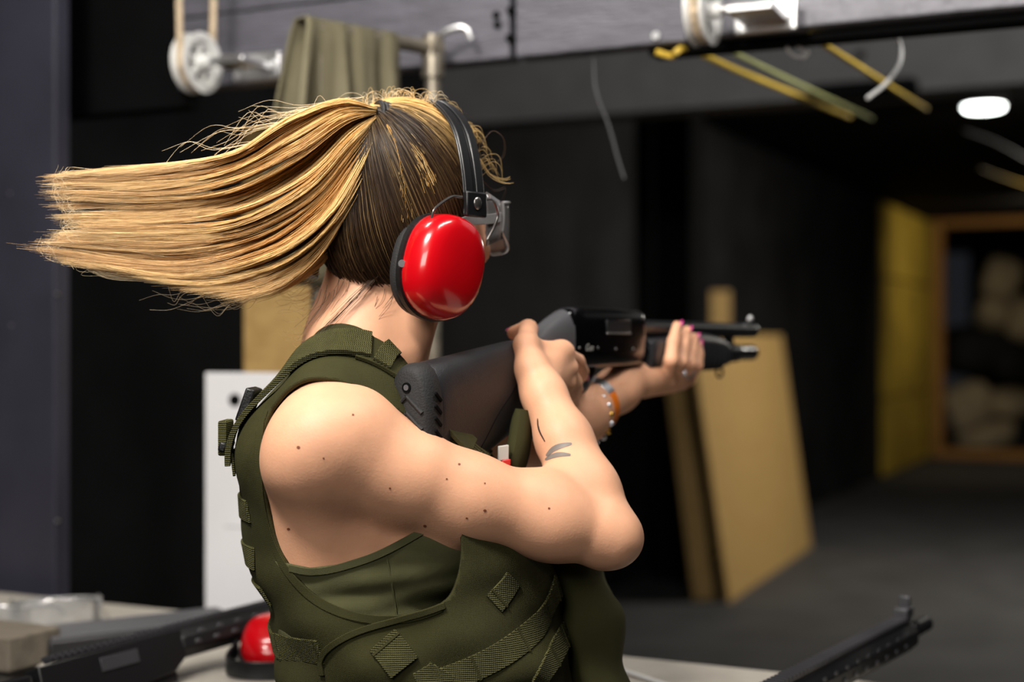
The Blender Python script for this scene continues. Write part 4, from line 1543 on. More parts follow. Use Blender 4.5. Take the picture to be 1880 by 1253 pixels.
for k in range(120):
    wisp([(716, 228), (748, 262), (776, 305), (792, 345)], 1.535, 1.515, 0.00034, BLOND if k % 2 else HONEY, 6, trunc=True)
for k in range(170):      # the trailing under-lock of the ponytail
    wisp([(660, 380), (600, 468), (540, 515), (480, 540), (410, 552)], 1.55, 1.53, 0.00034, BLOND, 4, trunc=True)
for k in range(60):
    wisp([(330, 516), (260, 512), (200, 506), (165, 490)], 1.52, 1.505, 0.0004, PALE, 3)
for k in range(180):
    v = rng.uniform(0, 0.92)
    ex = np.array([np.interp(v, kv_, CT[:, j, 0]) for j in (3, 4, 5)]); ey = np.array([np.interp(v, kv_, CT[:, j, 1]) for j in (3, 4, 5)])
    g_ = rng.uniform(0.0, 0.35)
    wisp([(ex[1], ey[1]), (ex[1] * 0.5 + ex[2] * 0.5, ey[1] * 0.5 + ey[2] * 0.5 + rng.normal(0, 3)), (ex[2] + 40 * g_, ey[2] + rng.normal(0, 8)), (ex[2] - 4 + 90 * g_, ey[2] + rng.normal(0, 15))], 1.515, 1.50, 0.00026, PALE, 2)
FP = np.array([f[0] for f in fly]); FRr = np.array([[f[1]] * 16 for f in fly]) * np.linspace(1, 0.4, 16)[None, :]
FC = np.array([np.tile(f[2], (16, 1)) for f in fly])
strands('loose_hairs', FP, FRr, FC, hair)['kind'] = 'stuff'
# hair tie: a coil of black elastic
ax_ = nrm(pix(640, 215, 1.545) - pix(712, 235, 1.57))
s1_ = nrm(np.cross(ax_, UP)); s2_ = np.cross(s1_, ax_)
tc_ = pix(696, 226, 1.555)
coil = []
for a in np.linspace(0, 2 * math.pi * 3, 90):
    coil.append(tc_ + ax_ * (a / (6 * math.pi) - 0.5) * 0.014 + (s1_ * math.cos(a) * 0.018 + s2_ * math.sin(a) * 0.022))
MB().tube(coil, 0.0030, 8).build('hair_tie', M_hairtie, person)

# ------------------------------------------------------------------ shotgun
gun = empty('shotgun', G(0.3, 0, -0.1), 'black pump shotgun raised in the woman\'s hands', 'shotgun')
M_stock = mat('black_polymer', (36, 36, 39), 0.40, var=0.08, vscale=40, bump=0.25, bscale=900, spec=0.45)
M_rubberpad = mat('rubber_butt_pad', (30, 30, 31), 0.7, var=0.1, bump=0.2, bscale=500)
M_neck = mat('highlit_black_polymer', (92, 92, 96), 0.32, var=0.05, bump=0.15, bscale=700)  # black polymer lightened to grey, the neck's highlight put into the colour
M_bluedbarrel = mat('satin_barrel', (46, 47, 50), 0.3, metal=0.6, var=0.08)
M_fore = mat('fore_end_polymer', (42, 42, 45), 0.34, var=0.1, bump=0.15, bscale=500, spec=0.5)


def gring(s, ut, ub, hw, p=2.8, n=36, ds=0.0, r0=0.0):
    """rounded cross-section of the gun at s; ds leans the bottom backwards"""
    cu, hu_ = (ut + ub) / 2, (ut - ub) / 2
    out = []
    for a in np.linspace(0, 2 * math.pi, n, endpoint=False):
        c, d = math.cos(a), math.sin(a)
        x = math.copysign(abs(c) ** (2 / p), c) * hw
        y = math.copysign(abs(d) ** (2 / p), d) * hu_
        out.append(G(s + ds * (y / max(hu_, 1e-6) - 1) * -0.5, r0 + x, cu + y))
    return out


def gloft(name, secs, m, p=2.8, parent=gun, bevel=0, ds=0.0, **kw):
    return MB().loft([gring(*q, p=p, ds=ds) for q in secs]).build(name, m, parent, bevel=bevel, **kw)


st = gloft('stock', [(0.022, -0.0235, -0.149, 0.0265), (0.026, -0.0215, -0.1505, 0.0275), (0.05, -0.0185, -0.146, 0.0268), (0.08, -0.0148, -0.139, 0.0257), (0.11, -0.011, -0.131, 0.0246),
                     (0.14, -0.0072, -0.122, 0.0236), (0.17, -0.0035, -0.112, 0.0226), (0.195, -0.0005, -0.103, 0.0216), (0.208, 0.0008, -0.098, 0.0205), (0.216, -0.0005, -0.094, 0.0180), (0.221, -0.005, -0.088, 0.0130)], M_stock, p=2.7)
pad = gloft('butt_pad', [(-0.004, -0.032, -0.143, 0.0185), (-0.0015, -0.027, -0.147, 0.0230), (0.004, -0.0235, -0.150, 0.0262), (0.010, -0.022, -0.1515, 0.0272), (0.020, -0.0215, -0.152, 0.0275), (0.0225, -0.0228, -0.1505, 0.0268)], M_rubberpad, p=2.6)
# chevron ridges and vents of the pad
for k in range(5):
    u0 = -0.056 - 0.0165 * k
    for sd in (-1, 1):
        a = G(-0.0045, 0.0005 * sd, u0); b = G(-0.0040, 0.0185 * sd, u0 - 0.0165)
        MB().tube([a, b], 0.0023, 8).build('chevron_ridge', M_rubberpad, pad)
for k in range(7):
    u0 = -0.052 - 0.0125 * k
    a = G(0.007, 0.0272, u0); b = G(0.0175, 0.0277, u0 - 0.009)
    d_ = nrm(b - a)
    MB().box((a + b) / 2, d_, np.cross(d_, gR), gR, 0.0068, 0.0019, 0.0012).build('vent_slot', M_black, pad, bevel=0.0008)
MB().tube([G(-0.0020, 0.0, -0.047), G(-0.0052, 0.0, -0.047)], 0.0052, 18).build('screw_hole', M_black, pad)
MB().tube([G(-0.0040, 0.0, -0.047), G(-0.0056, 0.0, -0.047)], 0.0030, 14).build('screw', M_neck, pad)
# panel line swept across the stock
pl = cr([(0.205, 0.0), (0.196, -0.03), (0.17, -0.055), (0.135, -0.08), (0.105, -0.112)], 30)
line = []
tmp = MB().loft([gring(*q, p=2.7) for q in [(0.022, -0.0235, -0.149, 0.0265), (0.05, -0.0185, -0.146, 0.0268), (0.11, -0.011, -0.131, 0.0246), (0.17, -0.0035, -0.112, 0.0226), (0.208, 0.0008, -0.098, 0.0205)]])
sb = BVHTree.FromPolygons(tmp.v, tmp.f)
for s_, u_ in pl:
    loc, no, i_, d_ = sb.ray_cast(Vector(G(s_, 0.1, u_ - 0.002)), Vector(-gR))
    if loc: line.append(np.array(loc))
MB().tube(line, 0.0007, 6).build('panel_line', M_black, st)
gloft('neck', [(0.205, -0.008, -0.070, 0.0150), (0.226, -0.0045, -0.062, 0.0152), (0.25, 0.006, -0.050, 0.0155), (0.275, 0.0185, -0.038, 0.0160), (0.30, 0.029, -0.032, 0.0170), (0.322, 0.0365, -0.031, 0.0178), (0.330, 0.0385, -0.031, 0.0180)], M_neck, p=2.5)
grip = []
for s_, u_, hs, hw_ in ((0.266, -0.020, 0.024, 0.0150), (0.258, -0.045, 0.021, 0.0155), (0.250, -0.068, 0.0195, 0.0160), (0.240, -0.090, 0.0200, 0.0160), (0.234, -0.108, 0.0205, 0.0155), (0.232, -0.113, 0.0175, 0.0125)):
    grip.append([G(s_ + hs * math.copysign(abs(math.cos(a)) ** 0.8, math.cos(a)), hw_ * math.copysign(abs(math.sin(a)) ** 0.8, math.sin(a)), u_) for a in np.linspace(0, 2 * math.pi, 28, endpoint=False)])
MB().loft(grip).build('pistol_grip', M_stock, gun)
rc = gloft('receiver', [(0.3235, 0.033, -0.026, 0.0150), (0.327, 0.038, -0.031, 0.0172), (0.338, 0.0415, -0.033, 0.0183), (0.36, 0.0425, -0.034, 0.0186), (0.45, 0.0425, -0.034, 0.0186), (0.525, 0.0418, -0.034, 0.0186), (0.533, 0.0405, -0.033, 0.0180), (0.536, 0.036, -0.030, 0.0160)], M_gunmetal, p=3.2)
# ejection port, pins and lettering on the right side
a = gp(1114, 588, 0.0187); b = gp(1158, 611, 0.0187)
mid_ = (a + b) / 2
ls = abs(np.dot(b - a, gG)) / 2; lu = abs(a[2] - b[2]) / 2
MB().box(mid_, gG, UP, gR, ls, lu, 0.0006).build('ejection_port', mat('bolt_steel', (60, 61, 64), 0.4, metal=0.5), rc, bevel=0.0005)
MB().box(mid_ - UP * (lu + 0.0012), gG, UP, gR, ls, 0.0012, 0.0010).build('port_lip', M_steel, rc, bevel=0.0004)
MB().box(mid_ + UP * (lu + 0.0008), gG, UP, gR, ls, 0.0008, 0.0008).build('port_lip', M_gunmetal, rc, bevel=0.0004)
for (x, y) in ((1064, 639), (1098, 639), (1131, 641), (1163, 641)):
    q = gp(x, y, 0.0186)
    MB().tube([q - gR * 0.002, q + gR * 0.0006], 0.0016, 12).build('pin', M_steel, rc)
fc = bpy.data.curves.new('maker_script', 'FONT')
fc.body = 'Gun'
fc.size = 0.0125
fc.shear = 0.35
fc.extrude = 0.0001
fc.align_x = 'CENTER'
fc.align_y = 'CENTER'
fo = bpy.data.objects.new('maker_script_outline', fc)
tq = gp(1082, 639, 0.0190)
sm = bpy.data.meshes.new_from_object(fo)
sm.transform(Matrix(((gG[0], 0, gR[0], tq[0]), (gG[1], 0, gR[1], tq[1]), (0, 1, 0, tq[2]), (0, 0, 0, 1))))
sm.materials.clear()
bpy.data.objects.remove(fo)
put('maker_script', sm, mat('etched_white', (178, 176, 172), 0.5), rc)
# barrel, magazine tube, fore-end
UB, UM = 0.0165, -0.0185
bar = MB().tube([G(0.53, 0, UB), G(0.56, 0, UB), G(0.97, 0, UB), G(0.978, 0, UB), G(0.98, 0, UB)], [0.0128, 0.0118, 0.0112, 0.0112, 0.0100], 28).build('barrel', M_bluedbarrel, gun)
MB().tube([G(0.975, 0, UB), G(0.9806, 0, UB)], 0.0088, 20).build('bore', M_black, bar)
MB().box(G(0.962, 0, UB + 0.0125), gG, gR, UP, 0.010, 0.003, 0.003).build('sight_ramp', M_bluedbarrel, bar, bevel=0.001)
ellipsoid_mesh('bead_sight', G(0.966, 0, UB + 0.0185), (gG, gR, UP), (0.006, 0.0045, 0.0055), M_steel, bar, 8)
MB().tube([G(0.53, 0, UM), G(0.972, 0, UM), G(0.978, 0, UM)], [0.0122, 0.0122, 0.0105], 24).build('magazine_tube', M_gunmetal, gun)
MB().tube([G(0.855, 0, UM), G(0.868, 0, UM), G(0.90, 0, UM)], [0.0145, 0.0152, 0.0142], 24).build('magazine_cap', M_bluedbarrel, gun)
MB().box(G(0.872, 0, -0.001), gG, gR, UP, 0.009, 0.006, 0.012).build('barrel_lug', M_bluedbarrel, gun, bevel=0.002)
fe = gloft('fore_end', [(0.543, 0.002, -0.036, 0.0225), (0.547, 0.005, -0.039, 0.0245), (0.60, 0.0055, -0.041, 0.0255), (0.622, 0.0065, -0.0415, 0.0256), (0.634, 0.0130, -0.042, 0.0258), (0.70, 0.0135, -0.042, 0.0258), (0.76, 0.011, -0.042, 0.025),
                        (0.805, 0.006, -0.040, 0.0235), (0.838, -0.002, -0.037, 0.019), (0.846, -0.006, -0.034, 0.0155)], M_fore, p=3.4)
for k in range(6):
    s_ = 0.705 + 0.018 * k
    w_ = np.interp(s_, [0.7, 0.76, 0.805], [0.0258, 0.025, 0.0238])
    ut = np.interp(s_, [0.7, 0.76, 0.805], [0.0135, 0.011, 0.006])
    MB().loft([gring(s_ - 0.003, ut - 0.012, -0.0425, w_ + 0.0003, p=3.4), gring(s_, ut - 0.011, -0.0435, w_ + 0.0014, p=3.4), gring(s_ + 0.003, ut - 0.012, -0.0425, w_ + 0.0003, p=3.4)]).build('grip_rib', M_fore, fe)
MB().tube([G(0.536, 0.012, -0.012), G(0.548, 0.012, -0.012)], 0.006, 10).build('action_bar', M_gunmetal, gun)
# trigger and guard
tg = cr([G(0.318, 0, -0.030), G(0.326, 0, -0.052), G(0.348, 0, -0.066), G(0.378, 0, -0.064), G(0.402, 0, -0.048), G(0.412, 0, -0.032)], 26)
MB().ribbon(tg, np.tile(gR, (26, 1)), np.cross(np.tile(gR, (26, 1)), np.gradient(tg, axis=0)), 0.010, 0.003).build('trigger_guard', M_stock, gun, bevel=0.0008)
MB().tube(cr([G(0.352, 0, -0.030), G(0.356, 0, -0.042), G(0.362, 0, -0.054)], 10), 0.003, 10).build('trigger', M_bluedbarrel, gun)
sw = gp(1321, 684, 0.0)
ring = [sw + gG * 0.0115 * math.cos(a) * 1.1 + UP * 0.0075 * math.sin(a) for a in np.linspace(0, 2 * math.pi, 28, endpoint=False)]
MB().tube(ring, 0.0019, 8, closed=True).build('sling_swivel', M_bluedbarrel, gun)
MB().tube([sw + UP * 0.005, sw + UP * 0.020], 0.0045, 10).build('swivel_post', M_bluedbarrel, gun)

# ------------------------------------------------------------------ ear defenders worn by the woman
M_band = mat('headband_plastic', (26, 27, 29), 0.3, var=0.1, spec=0.5)
M_wire = mat('spring_wire', (150, 148, 146), 0.25, metal=0.9)


def cup_shape(e, cf, cu, side, name='ear_cup', r0=0.062, tilt=0.30, frame=None):
    F0, R0, U0, O0 = frame if frame else (hF, hR * side, UP, HC)
    def ringc(r, sc, sh=(0, 0), n=44):
        out = []
        for a in np.linspace(0, 2 * math.pi, n, endpoint=False):
            c, d = math.cos(a), math.sin(a)
            x = math.copysign(abs(c) ** 0.86, c) * 0.0475 * sc
            y = math.copysign(abs(d) ** 0.86, d) * 0.0545 * sc
            x, y = x + sh[0], y + sh[1]
            out.append(O0 + F0 * (cf + x * math.cos(tilt) + y * math.sin(tilt)) + R0 * r + U0 * (cu - x * math.sin(tilt) + y * math.cos(tilt)))
        return out
    c = MB().loft([ringc(r0 + 0.018, 0.99), ringc(r0 + 0.021, 1.02), ringc(r0 + 0.031, 1.02), ringc(r0 + 0.040, 0.985, (0, 0.001)), ringc(r0 + 0.0475, 0.91, (0, 0.003)), ringc(r0 + 0.0525, 0.78, (0, 0.005)), ringc(r0 + 0.0552, 0.60, (0, 0.006)), ringc(r0 + 0.0568, 0.36, (0, 0.006)), ringc(r0 + 0.0574, 0.12, (0, 0.006))]).build(name, M_redcup, e)
    MB().loft([ringc(r0 + 0.010, 1.00), ringc(r0 + 0.012, 1.05), ringc(r0 + 0.0175, 1.05), ringc(r0 + 0.0185, 1.0)]).build('base_plate', M_blackplastic, c)
    MB().loft([ringc(r0 - 0.004, 0.80), ringc(r0 - 0.001, 0.97), ringc(r0 + 0.006, 1.0), ringc(r0 + 0.0105, 0.96)]).build('cushion', M_rubberpad, c)
    return c


em = empty('ear_defenders', H(0.03, 0, 0.0), 'red ear defenders worn on the woman\'s head', 'ear defenders', 'red ear defenders')
cpx = rp(830, 490, H(0, 0.105, 0), hR)
cf0, cu0 = np.dot(cpx - HC, hF), cpx[2] - HC[2]
for sd in (1, -1):
    cup = cup_shape(em, cf0 + (0.0 if sd > 0 else 0.068), cu0, sd)
    # pivot block and wire yoke
    K = lambda x, y, r: rp(x, y, H(0, r, 0), hR)
    def KK(x, y, r):
        q = K(x, y, r)
        if sd < 0:
            q = q - hR * 2 * np.dot(q - HC, hR)
        return q
    MB().tube([KK(752, 500, 0.078), KK(762, 465, 0.080), KK(776, 436, 0.082)], 0.0065, 10).build('pivot_block', M_blackplastic, cup)
    MB().tube([KK(750, 486, 0.079), KK(750, 486, 0.088)], 0.0042, 12).build('pivot_pin', M_redcup, cup)
    MB().tube(cr([KK(752, 468, 0.078), KK(738, 476, 0.078), KK(734, 490, 0.079), KK(744, 496, 0.080)], 14), 0.0014, 6).build('wire_end', M_wire, cup)
    MB().tube([KK(738, 484, 0.078), KK(738, 484, 0.083)], 0.004, 12).build('rivet', M_steel, cup)
    wy = [KK(848, 362, 0.098), KK(828, 362, 0.098), KK(800, 382, 0.097), KK(792, 402, 0.095), KK(779, 440, 0.088)]
    MB().tube(cr(wy, 24), 0.0015, 8).build('wire_yoke', M_wire, em)
    wy = [KK(886, 368, 0.098), KK(905, 368, 0.098), KK(914, 392, 0.097), KK(908, 415, 0.095), KK(895, 440, 0.090)]
    MB().tube(cr(wy, 24), 0.0015, 8).build('wire_yoke', M_wire, em)
bp2 = [(0, 0.1145, 0.022), (0.025, 0.1115, 0.021), (0.048, 0.098, 0.018), (0.068, 0.078, 0.014), (0.083, 0.050, 0.009), (0.093, 0.018, 0.005), (0.0965, -0.006, 0.003), (0.0970, -0.018, 0.002)]
bpts = [H(f, -r, u) for r, u, f in bp2[::-1]] + [H(f, r, u) for r, u, f in bp2[1:]]
bc_ = cr(np.array(bpts), 70)
tg_ = np.gradient(bc_, axis=0)
sdv = np.tile(hF, (70, 1))
nv = np.cross(tg_, sdv)
nv = np.array([v_ if np.dot(v_, c_ - HC) > 0 else -v_ for v_, c_ in zip(nv, bc_)])
band = MB().ribbon(bc_, sdv, nv, 0.030, 0.0025).build('headband', M_band, em, bevel=0.001)
for o_s in (-0.0085, 0.0085):
    MB().ribbon((bc_ + sdv * o_s + nv / np.linalg.norm(nv, axis=1)[:, None] * 0.0020)[6:-6], sdv[6:-6], nv[6:-6], 0.0115, 0.0028).build('band_rail', M_band, band, bevel=0.001)
for sd in (1, -1):
    q = H(0.003, sd * 0.0985, -0.006)
    MB().box(q + hR * sd * 0.002 , hF, UP, hR, 0.0155, 0.0135, 0.0035).build('band_end', M_band, band, bevel=0.002)
    ellipsoid_mesh('wire_clip', q + hR * sd * 0.006 + UP * 0.001, (hR, hF, UP), (0.002, 0.006, 0.007), M_wire, band, 8)

# ------------------------------------------------------------------ safety glasses worn by the woman
sg = empty('safety_glasses', H(0.10, 0, -0.03), 'clear safety glasses worn on the woman\'s face', 'glasses', 'clear safety glasses')
ang = np.linspace(-1.42, 1.42, 41)
rows = []
for v in np.linspace(0, 1, 9):
    row = []
    for a in ang:
        e_ = abs(a) / 1.42
        utop = 0.006 - 0.004 * e_ ** 3
        ubot = -0.052 + 0.022 * e_ ** 4 + 0.012 * max(0, 1 - abs(a) / 0.25)
        u = utop + (ubot - utop) * v
        row.append(H(0.058 + 0.062 * math.cos(a) ** 0.8 - 0.006 * (v - 0.4) ** 2, 0.079 * math.sin(a), u))
    rows.append(row)
V_ = [p for r in rows for p in r]
n_ = len(ang)
mb = MB(); mb.add(V_, [(i * n_ + j, i * n_ + j + 1, (i + 1) * n_ + j + 1, (i + 1) * n_ + j) for i in range(8) for j in range(n_ - 1)])
ln = mb.build('lens', M_clear, sg)
md = ln.modifiers.new('thick', 'SOLIDIFY'); md.thickness = 0.002
M_clear2 = clear_plastic('frosted_polycarbonate', (0.9, 0.92, 0.95), 0.45)
MB().tube(rows[0], 0.0020, 8).build('brow_bar', M_clear2, sg)
MB().tube(rows[8], 0.0013, 8).build('lower_rim', M_clear2, sg)
for sd in (1, -1):
    MB().tube([r[-1 if sd > 0 else 0] for r in rows], 0.0022, 8).build('side_rim', M_clear2, sg)
    tp_ = cr([H(0.066, sd * 0.079, -0.014), H(0.045, sd * 0.081, -0.018), H(0.010, sd * 0.0815, -0.022), H(-0.02, sd * 0.081, -0.032)], 20)
    MB().ribbon(tp_, np.tile(UP, (20, 1)), np.tile(hR * sd, (20, 1)), 0.011, 0.0022).build('temple', M_clear2, sg, bevel=0.0006)
    sv_ = []
    for v in np.linspace(0, 1, 6):
        for w in np.linspace(0, 1, 6):
            sv_.append(H(0.070 - 0.028 * w, sd * (0.0775 + 0.002 * w), 0.002 - 0.040 * v + w * 0.010 * (v * 2 - 1) * -1))
    mb = MB(); mb.add(sv_, [(i * 6 + j, i * 6 + j + 1, i * 6 + j + 7, i * 6 + j + 6) for i in range(5) for j in range(5)])
    so = mb.build('side_shield', M_clear, sg)
    md = so.modifiers.new('thick', 'SOLIDIFY'); md.thickness = 0.0015

# ------------------------------------------------------------------ jewellery on the forward arm
fa = nrm(LW - LE)
f1_ = nrm(np.cross(fa, UP)); f2_ = np.cross(f1_, fa)


def arm_at(px):
    ts = np.linspace(0, 1, 200)
    P = LE + (LW - LE) * ts[:, None]
    return P[np.argmin(np.abs(topx(P)[:, 0] - px))]


wc_ = arm_at(1090)
wt = empty('wristwatch', wc_, 'silver and orange wristwatch on the arm under the shotgun', 'watch')


def armring(c, r, w, a0, a1, th=0.003, n=30):
    mb = MB()
    rings = []
    for a in np.linspace(a0, a1, n):
        d = f1_ * math.cos(a) + f2_ * math.sin(a)
        rings.append([c + d * r - fa * w / 2, c + d * r + fa * w / 2, c + d * (r + th) + fa * w / 2, c + d * (r + th) - fa * w / 2])
    return mb.loft(rings)


# f1_ side towards the camera?
armring(wc_, 0.0325, 0.017, 0.5, 2.6).build('watch_case', M_steel, wt, bevel=0.001)
armring(wc_, 0.0325, 0.014, -1.1, 0.5).build('watch_strap', mat('orange_strap', (226, 118, 32), 0.4), wt, bevel=0.001)
armring(wc_, 0.0325, 0.014, 2.6, 5.2).build('watch_strap', M_steel, wt, bevel=0.001)
bcn = arm_at(1082) - fa * 0.012
br = empty('crystal_bracelet', bcn, 'glittering crystal bracelet next to the wristwatch', 'bracelet')
M_cryst = mat('crystal', (235, 236, 245), 0.08, metal=0.6)
for k in range(20):
    a = 2 * math.pi * k / 20
    ellipsoid_mesh('crystal', bcn + (f1_ * math.cos(a) + f2_ * math.sin(a)) * 0.0385 - UP * 0.004, (f1_, f2_, fa), (0.0042, 0.0042, 0.0042), M_cryst if k % 3 else M_brass, br, 6)
rg = (FL[2][0] * 0.45 + FL[2][1] * 0.55)
rax = nrm(FL[2][1] - FL[2][0]); r1 = nrm(np.cross(rax, UP)); r2 = np.cross(r1, rax)
fr_ = empty('finger_ring', rg, 'silver ring with a bright stone on the forward hand', 'ring')
MB().tube([rg + (r1 * math.cos(a) + r2 * math.sin(a)) * 0.0118 for a in np.linspace(0, 2 * math.pi, 26, endpoint=False)], 0.0013, 8, closed=True).build('hoop', M_steel, fr_)
ellipsoid_mesh('stone', gp(1257, 686, 0.043), (gG, gR, UP), (0.0042, 0.003, 0.0042), M_cryst, fr_, 8)

# ------------------------------------------------------------------ things on the bench
def on_bench(px, py, z=BZ):
    d = (CAMZ - z) * FPX / (py - 626.5)
    return pix(px, py, d)


M_rifle = mat('matt_rifle_black', (24, 24, 26), 0.42, var=0.1, metal=0.2, spec=0.5)
M_rifleedge = mat('worn_anodised_rail', (78, 78, 82), 0.38, metal=0.5, var=0.15)


def rifle(name, O, dr, label, hg=(0.02, 0.30), stock=True, roll=0.0, z0=0.0):
    dr = nrm(dr); sd = np.array([dr[1], -dr[0], 0]); up = np.array([0, 0, 1.0])
    up2 = up * math.cos(roll) + sd * math.sin(roll); sd = sd * math.cos(roll) - up * math.sin(roll); up = up2
    L_ = lambda a, b, c: O + dr * a + sd * b + up * c
    e = empty(name, O, label, 'rifle', 'rifles lying on the bench')
    # handguard: octagon with rails
    rings = []
    for a in (hg[0], hg[0] + 0.006, hg[1] - 0.006, hg[1]):
        q = 0.021 if hg[0] < a < hg[1] else 0.019
        rings.append([L_(a, q * math.cos(t), q * math.sin(t)) for t in np.linspace(math.pi / 8, 2 * math.pi + math.pi / 8, 8, endpoint=False)])
    h = MB().loft(rings).build('handguard', M_rifle, e, bevel=0.0015)
    n = int((hg[1] - hg[0] + 0.2) / 0.010)
    mb = MB()
    mb.box(L_((hg[0] - 0.2 + hg[1]) / 2, 0, 0.0225), dr, sd, up, (hg[1] - hg[0] + 0.2) / 2, 0.0075, 0.0025)
    mb.build('rail_base', M_rifleedge, e, bevel=0.0008)
    for k in range(n):
        MB().box(L_(hg[0] - 0.198 + 0.010 * k, 0, 0.0268), dr, sd, up, 0.0028, 0.0100, 0.0026).build('rail_tooth', M_rifleedge, e, smooth=False)
    for k in range(int((hg[1] - hg[0] - 0.02) / 0.034)):
        for sgn in (-1, 1):
            for cc in (-0.003, 0.010):
                ellipsoid_mesh('vent_hole', L_(hg[0] + 0.024 + 0.034 * k + (0.012 if cc > 0 else 0), sgn * 0.0205 if cc < 0 else sgn * 0.0178, cc), (sd, dr, up), (0.0012, 0.006, 0.0035), M_rifleedge, h, 6)
    MB().tube([L_(hg[1] - 0.01, 0, 0.002), L_(hg[1] + 0.075, 0, 0.002)], 0.0085, 16).build('barrel', M_rifle, e)
    MB().tube([L_(hg[1] + 0.035, 0, 0.002), L_(hg[1] + 0.075, 0, 0.002)], 0.011, 16).build('muzzle_brake', M_rifle, e)
    fs = MB(); fs.box(L_(hg[1] - 0.012, 0, 0.034), dr, sd, up, 0.013, 0.010, 0.007); fs.box(L_(hg[1] - 0.008, 0, 0.046), dr, sd, up, 0.004, 0.008, 0.010)
    fs.build('front_sight', M_rifleedge, e, bevel=0.0015)
    # receiver, magazine, grip, stock
    pr = [(-0.205, 0.018), (-0.205, -0.022), (-0.165, -0.036), (-0.06, -0.040), (0.0, -0.034), (hg[0] + 0.004, -0.018), (hg[0] + 0.004, 0.020)]
    MB().prism([L_(a, -0.0155, c) for a, c in pr], sd * 0.031).build('receiver', M_rifle, e, bevel=0.002)
    MB().box(L_(-0.085, 0.0160, 0.0), dr, sd, up, 0.030, 0.0008, 0.009).build('ejection_cover', M_rifleedge, e, bevel=0.0005)
    if stock:
        pr = [(-0.215, 0.012), (-0.215, -0.012), (-0.30, -0.020), (-0.38, -0.085), (-0.40, -0.085), (-0.40, 0.016), (-0.30, 0.014)]
        MB().prism([L_(a, -0.016, c) for a, c in pr], sd * 0.032).build('stock', M_rifle, e, bevel=0.004)
    return e, L_


O_a = on_bench(300, 1192, 0.945)
rA, LA = rifle('rifle', O_a, (0.30, 0.42, 0.02), 'black rifle with ribbed rail lying at bench corner beside red ear defenders', roll=-0.35)
bx_ = np.array([LA(0, 0, 0)[0], LA(0, 0, 0)[1]])
MB().prism([LA(-0.055, -0.011, -0.036), LA(0.005, -0.011, -0.034), LA(0.004, -0.011, -0.047), LA(-0.056, -0.011, -0.047)], np.array(LA(0, 0.011, 0)) - np.array(LA(0, -0.011, 0))).build('magazine_well', M_rifle, rA, bevel=0.002)
O_b = on_bench(1508, 1250, 0.943)
rB, LB = rifle('rifle', O_b, (0.59, 0.81, 0.03), 'black rifle fore-end with perforated handguard poking over the bench edge beyond the woman\'s elbow', hg=(-0.10, 0.285), stock=False)
# dark ribbed case under the rifle
cs = on_bench(255, 1160, 0.92)
case = empty('ribbed_case', (cs[0], cs[1], BZ), 'flat dark ribbed plastic case behind the rifle on the bench', 'case')
cdir = nrm((0.62, 0.42, 0)); cn = np.array([-cdir[1], cdir[0], 0])
cc = np.array([cs[0], cs[1], BZ + 0.016])
MB().box(cc, cdir, cn, UP, 0.15, 0.055, 0.016).build('shell', M_stock, case, bevel=0.004)
for k in range(7):
    MB().box(cc + cn * (-0.045 + 0.015 * k) + UP * 0.0172, cdir, cn, UP, 0.145, 0.0032, 0.002).build('rib', M_neck, case, bevel=0.001)
# timber block at the bench end
wbp = on_bench(30, 1232, BZ)
blk = MB().box(np.array([wbp[0] - 0.05, wbp[1] + 0.06, BZ + 0.024]), TF, VF, UP, 0.075, 0.05, 0.024).build('timber_block', mat('grey_timber', (110, 102, 90), 0.7, var=0.2, vscale=14, stretch=(1, 4, 4)), bevel=0.003, smooth=False, label='greyish timber block at the end of the bench under the loose glasses', cat='block')
# second ear defenders on the bench
e0 = on_bench(486, 1238, BZ)
em2 = empty('ear_defenders', (e0[0], e0[1], BZ), 'spare red ear defenders lying on the bench behind the woman\'s back', 'ear defenders', 'red ear defenders')
fr2 = (nrm((0.9, 0.43, 0)), nrm((0.15, -0.25, 0.95)), nrm(np.cross(nrm((0.15, -0.25, 0.95)), nrm((0.9, 0.43, 0)))), np.array([e0[0] + 0.005, e0[1] + 0.03, BZ - 0.012]))
fr2 = (fr2[0] , fr2[1], fr2[2], fr2[3])
cup_shape(em2, 0.0, 0.0, 1, r0=0.0235, frame=fr2)
fr3 = (fr2[0], nrm((0.2, -0.1, 0.97)), fr2[2], np.array([e0[0] + 0.10, e0[1] + 0.075, BZ - 0.012]))
cup_shape(em2, 0.0, 0.0, 1, r0=0.0235, frame=fr3)
arc = [np.array([e0[0] - 0.045, e0[1] + 0.03, BZ + 0.03]), np.array([e0[0] - 0.05, e0[1] - 0.02, BZ + 0.016]), np.array([e0[0] - 0.01, e0[1] - 0.045, BZ + 0.014]), np.array([e0[0] + 0.06, e0[1] - 0.030, BZ + 0.014]), np.array([e0[0] + 0.11, e0[1] + 0.01, BZ + 0.02]), np.array([e0[0] + 0.135, e0[1] + 0.06, BZ + 0.03])]
ac = cr(arc, 40)
MB().ribbon(ac, np.tile(UP, (40, 1)), np.cross(np.tile(UP, (40, 1)), np.gradient(ac, axis=0)), 0.024, 0.004).build('headband', M_band, em2, bevel=0.001)


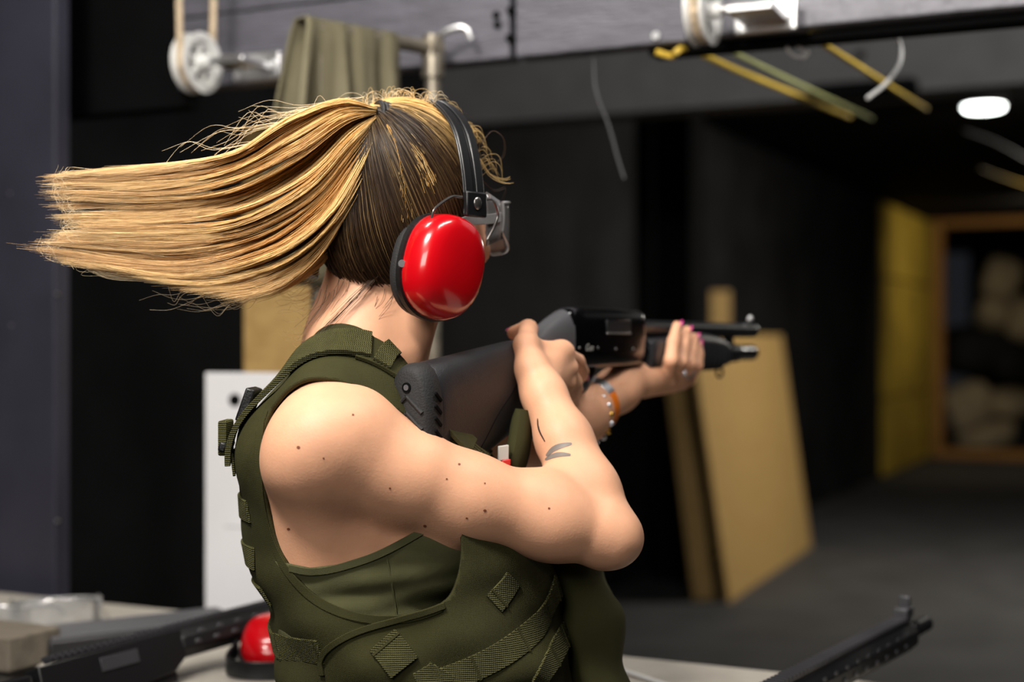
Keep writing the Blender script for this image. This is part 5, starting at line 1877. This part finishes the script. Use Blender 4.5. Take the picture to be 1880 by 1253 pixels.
# spare safety glasses on the bench
def loose_glasses(px, py, label, yaw, z=BZ):
    o = on_bench(px, py, z)
    e = empty('safety_glasses', o, label, 'glasses', 'clear safety glasses')
    fx = np.array([math.cos(yaw), math.sin(yaw), 0]); fy_ = np.array([-fx[1], fx[0], 0])
    rows = []
    for v in np.linspace(0, 1, 6):
        rows.append([o + fx * 0.07 * math.sin(a) + fy_ * (-0.045 * math.cos(a)) + UP * (0.004 + 0.046 * v - 0.01 * v * abs(math.sin(a)) ** 3) for a in np.linspace(-1.45, 1.45, 31)])
    mb = MB(); mb.add([p for r in rows for p in r], [(i * 31 + j, i * 31 + j + 1, i * 31 + j + 32, i * 31 + j + 31) for i in range(5) for j in range(30)])
    l_ = mb.build('lens', M_clear, e)
    md = l_.modifiers.new('thick', 'SOLIDIFY'); md.thickness = 0.002
    MB().tube(rows[5], 0.0018, 8).build('brow_bar', M_clear2, e)
    MB().tube(rows[0], 0.0016, 8).build('lower_rim', M_clear2, e)
    for sgn in (-1, 1):
        p0 = o + fx * 0.069 * sgn + UP * 0.036
        MB().tube(cr([p0, p0 + fy_ * 0.05 + UP * -0.002, p0 + fy_ * 0.10 - UP * 0.014, p0 + fy_ * 0.125 - UP * 0.03], 16), 0.0028, 8).build('temple', M_clear2, e)
    return e


loose_glasses(104, 1146, 'spare clear safety glasses lying on the bench beside the ribbed case', 0.35)
loose_glasses(-30, 1158, 'spare clear safety glasses half out of frame over the timber block', -0.2)


def cartridge(px, py, label, yaw, L=0.03, r=0.006):
    o = on_bench(px, py, BZ) + UP * r
    d = np.array([math.cos(yaw), math.sin(yaw), 0])
    e = empty('cartridge_case', o, label, 'cartridge', 'spent brass cartridge cases')
    MB().tube([o - d * L / 2, o - d * (L / 2 - 0.0015), o - d * (L / 2 - 0.0018), o - d * (L / 2 - 0.003), o + d * L * 0.3, o + d * L / 2], [r, r, r * 0.86, r * 0.94, r * 0.94, r * 0.8], 18).build('case_body', M_brass, e)
    MB().tube([o + d * (L / 2 - 0.001), o + d * (L / 2 + 0.0003)], r * 0.66, 14).build('mouth', M_black, e)


cartridge(173, 1156, 'brass cartridge case lying beside the spare safety glasses', 0.1, 0.030, 0.0065)
cartridge(368, 1143, 'brass cartridge case lying near the foot of the white board', 0.3, 0.042, 0.0075)
# white cleaning rod near the woman
c0 = on_bench(1142, 1232, BZ + 0.004); c1 = on_bench(1232, 1262, BZ + 0.004)
rod = empty('cleaning_rod', c0, 'thin white cleaning rod lying on the bench under the pouch', 'rod')
MB().tube([c0, c1], 0.0035, 12).build('shaft', M_tie, rod)
MB().tube([c0 - (c1 - c0) * 0.25, c0], 0.0055, 12).build('handle', M_white, rod)
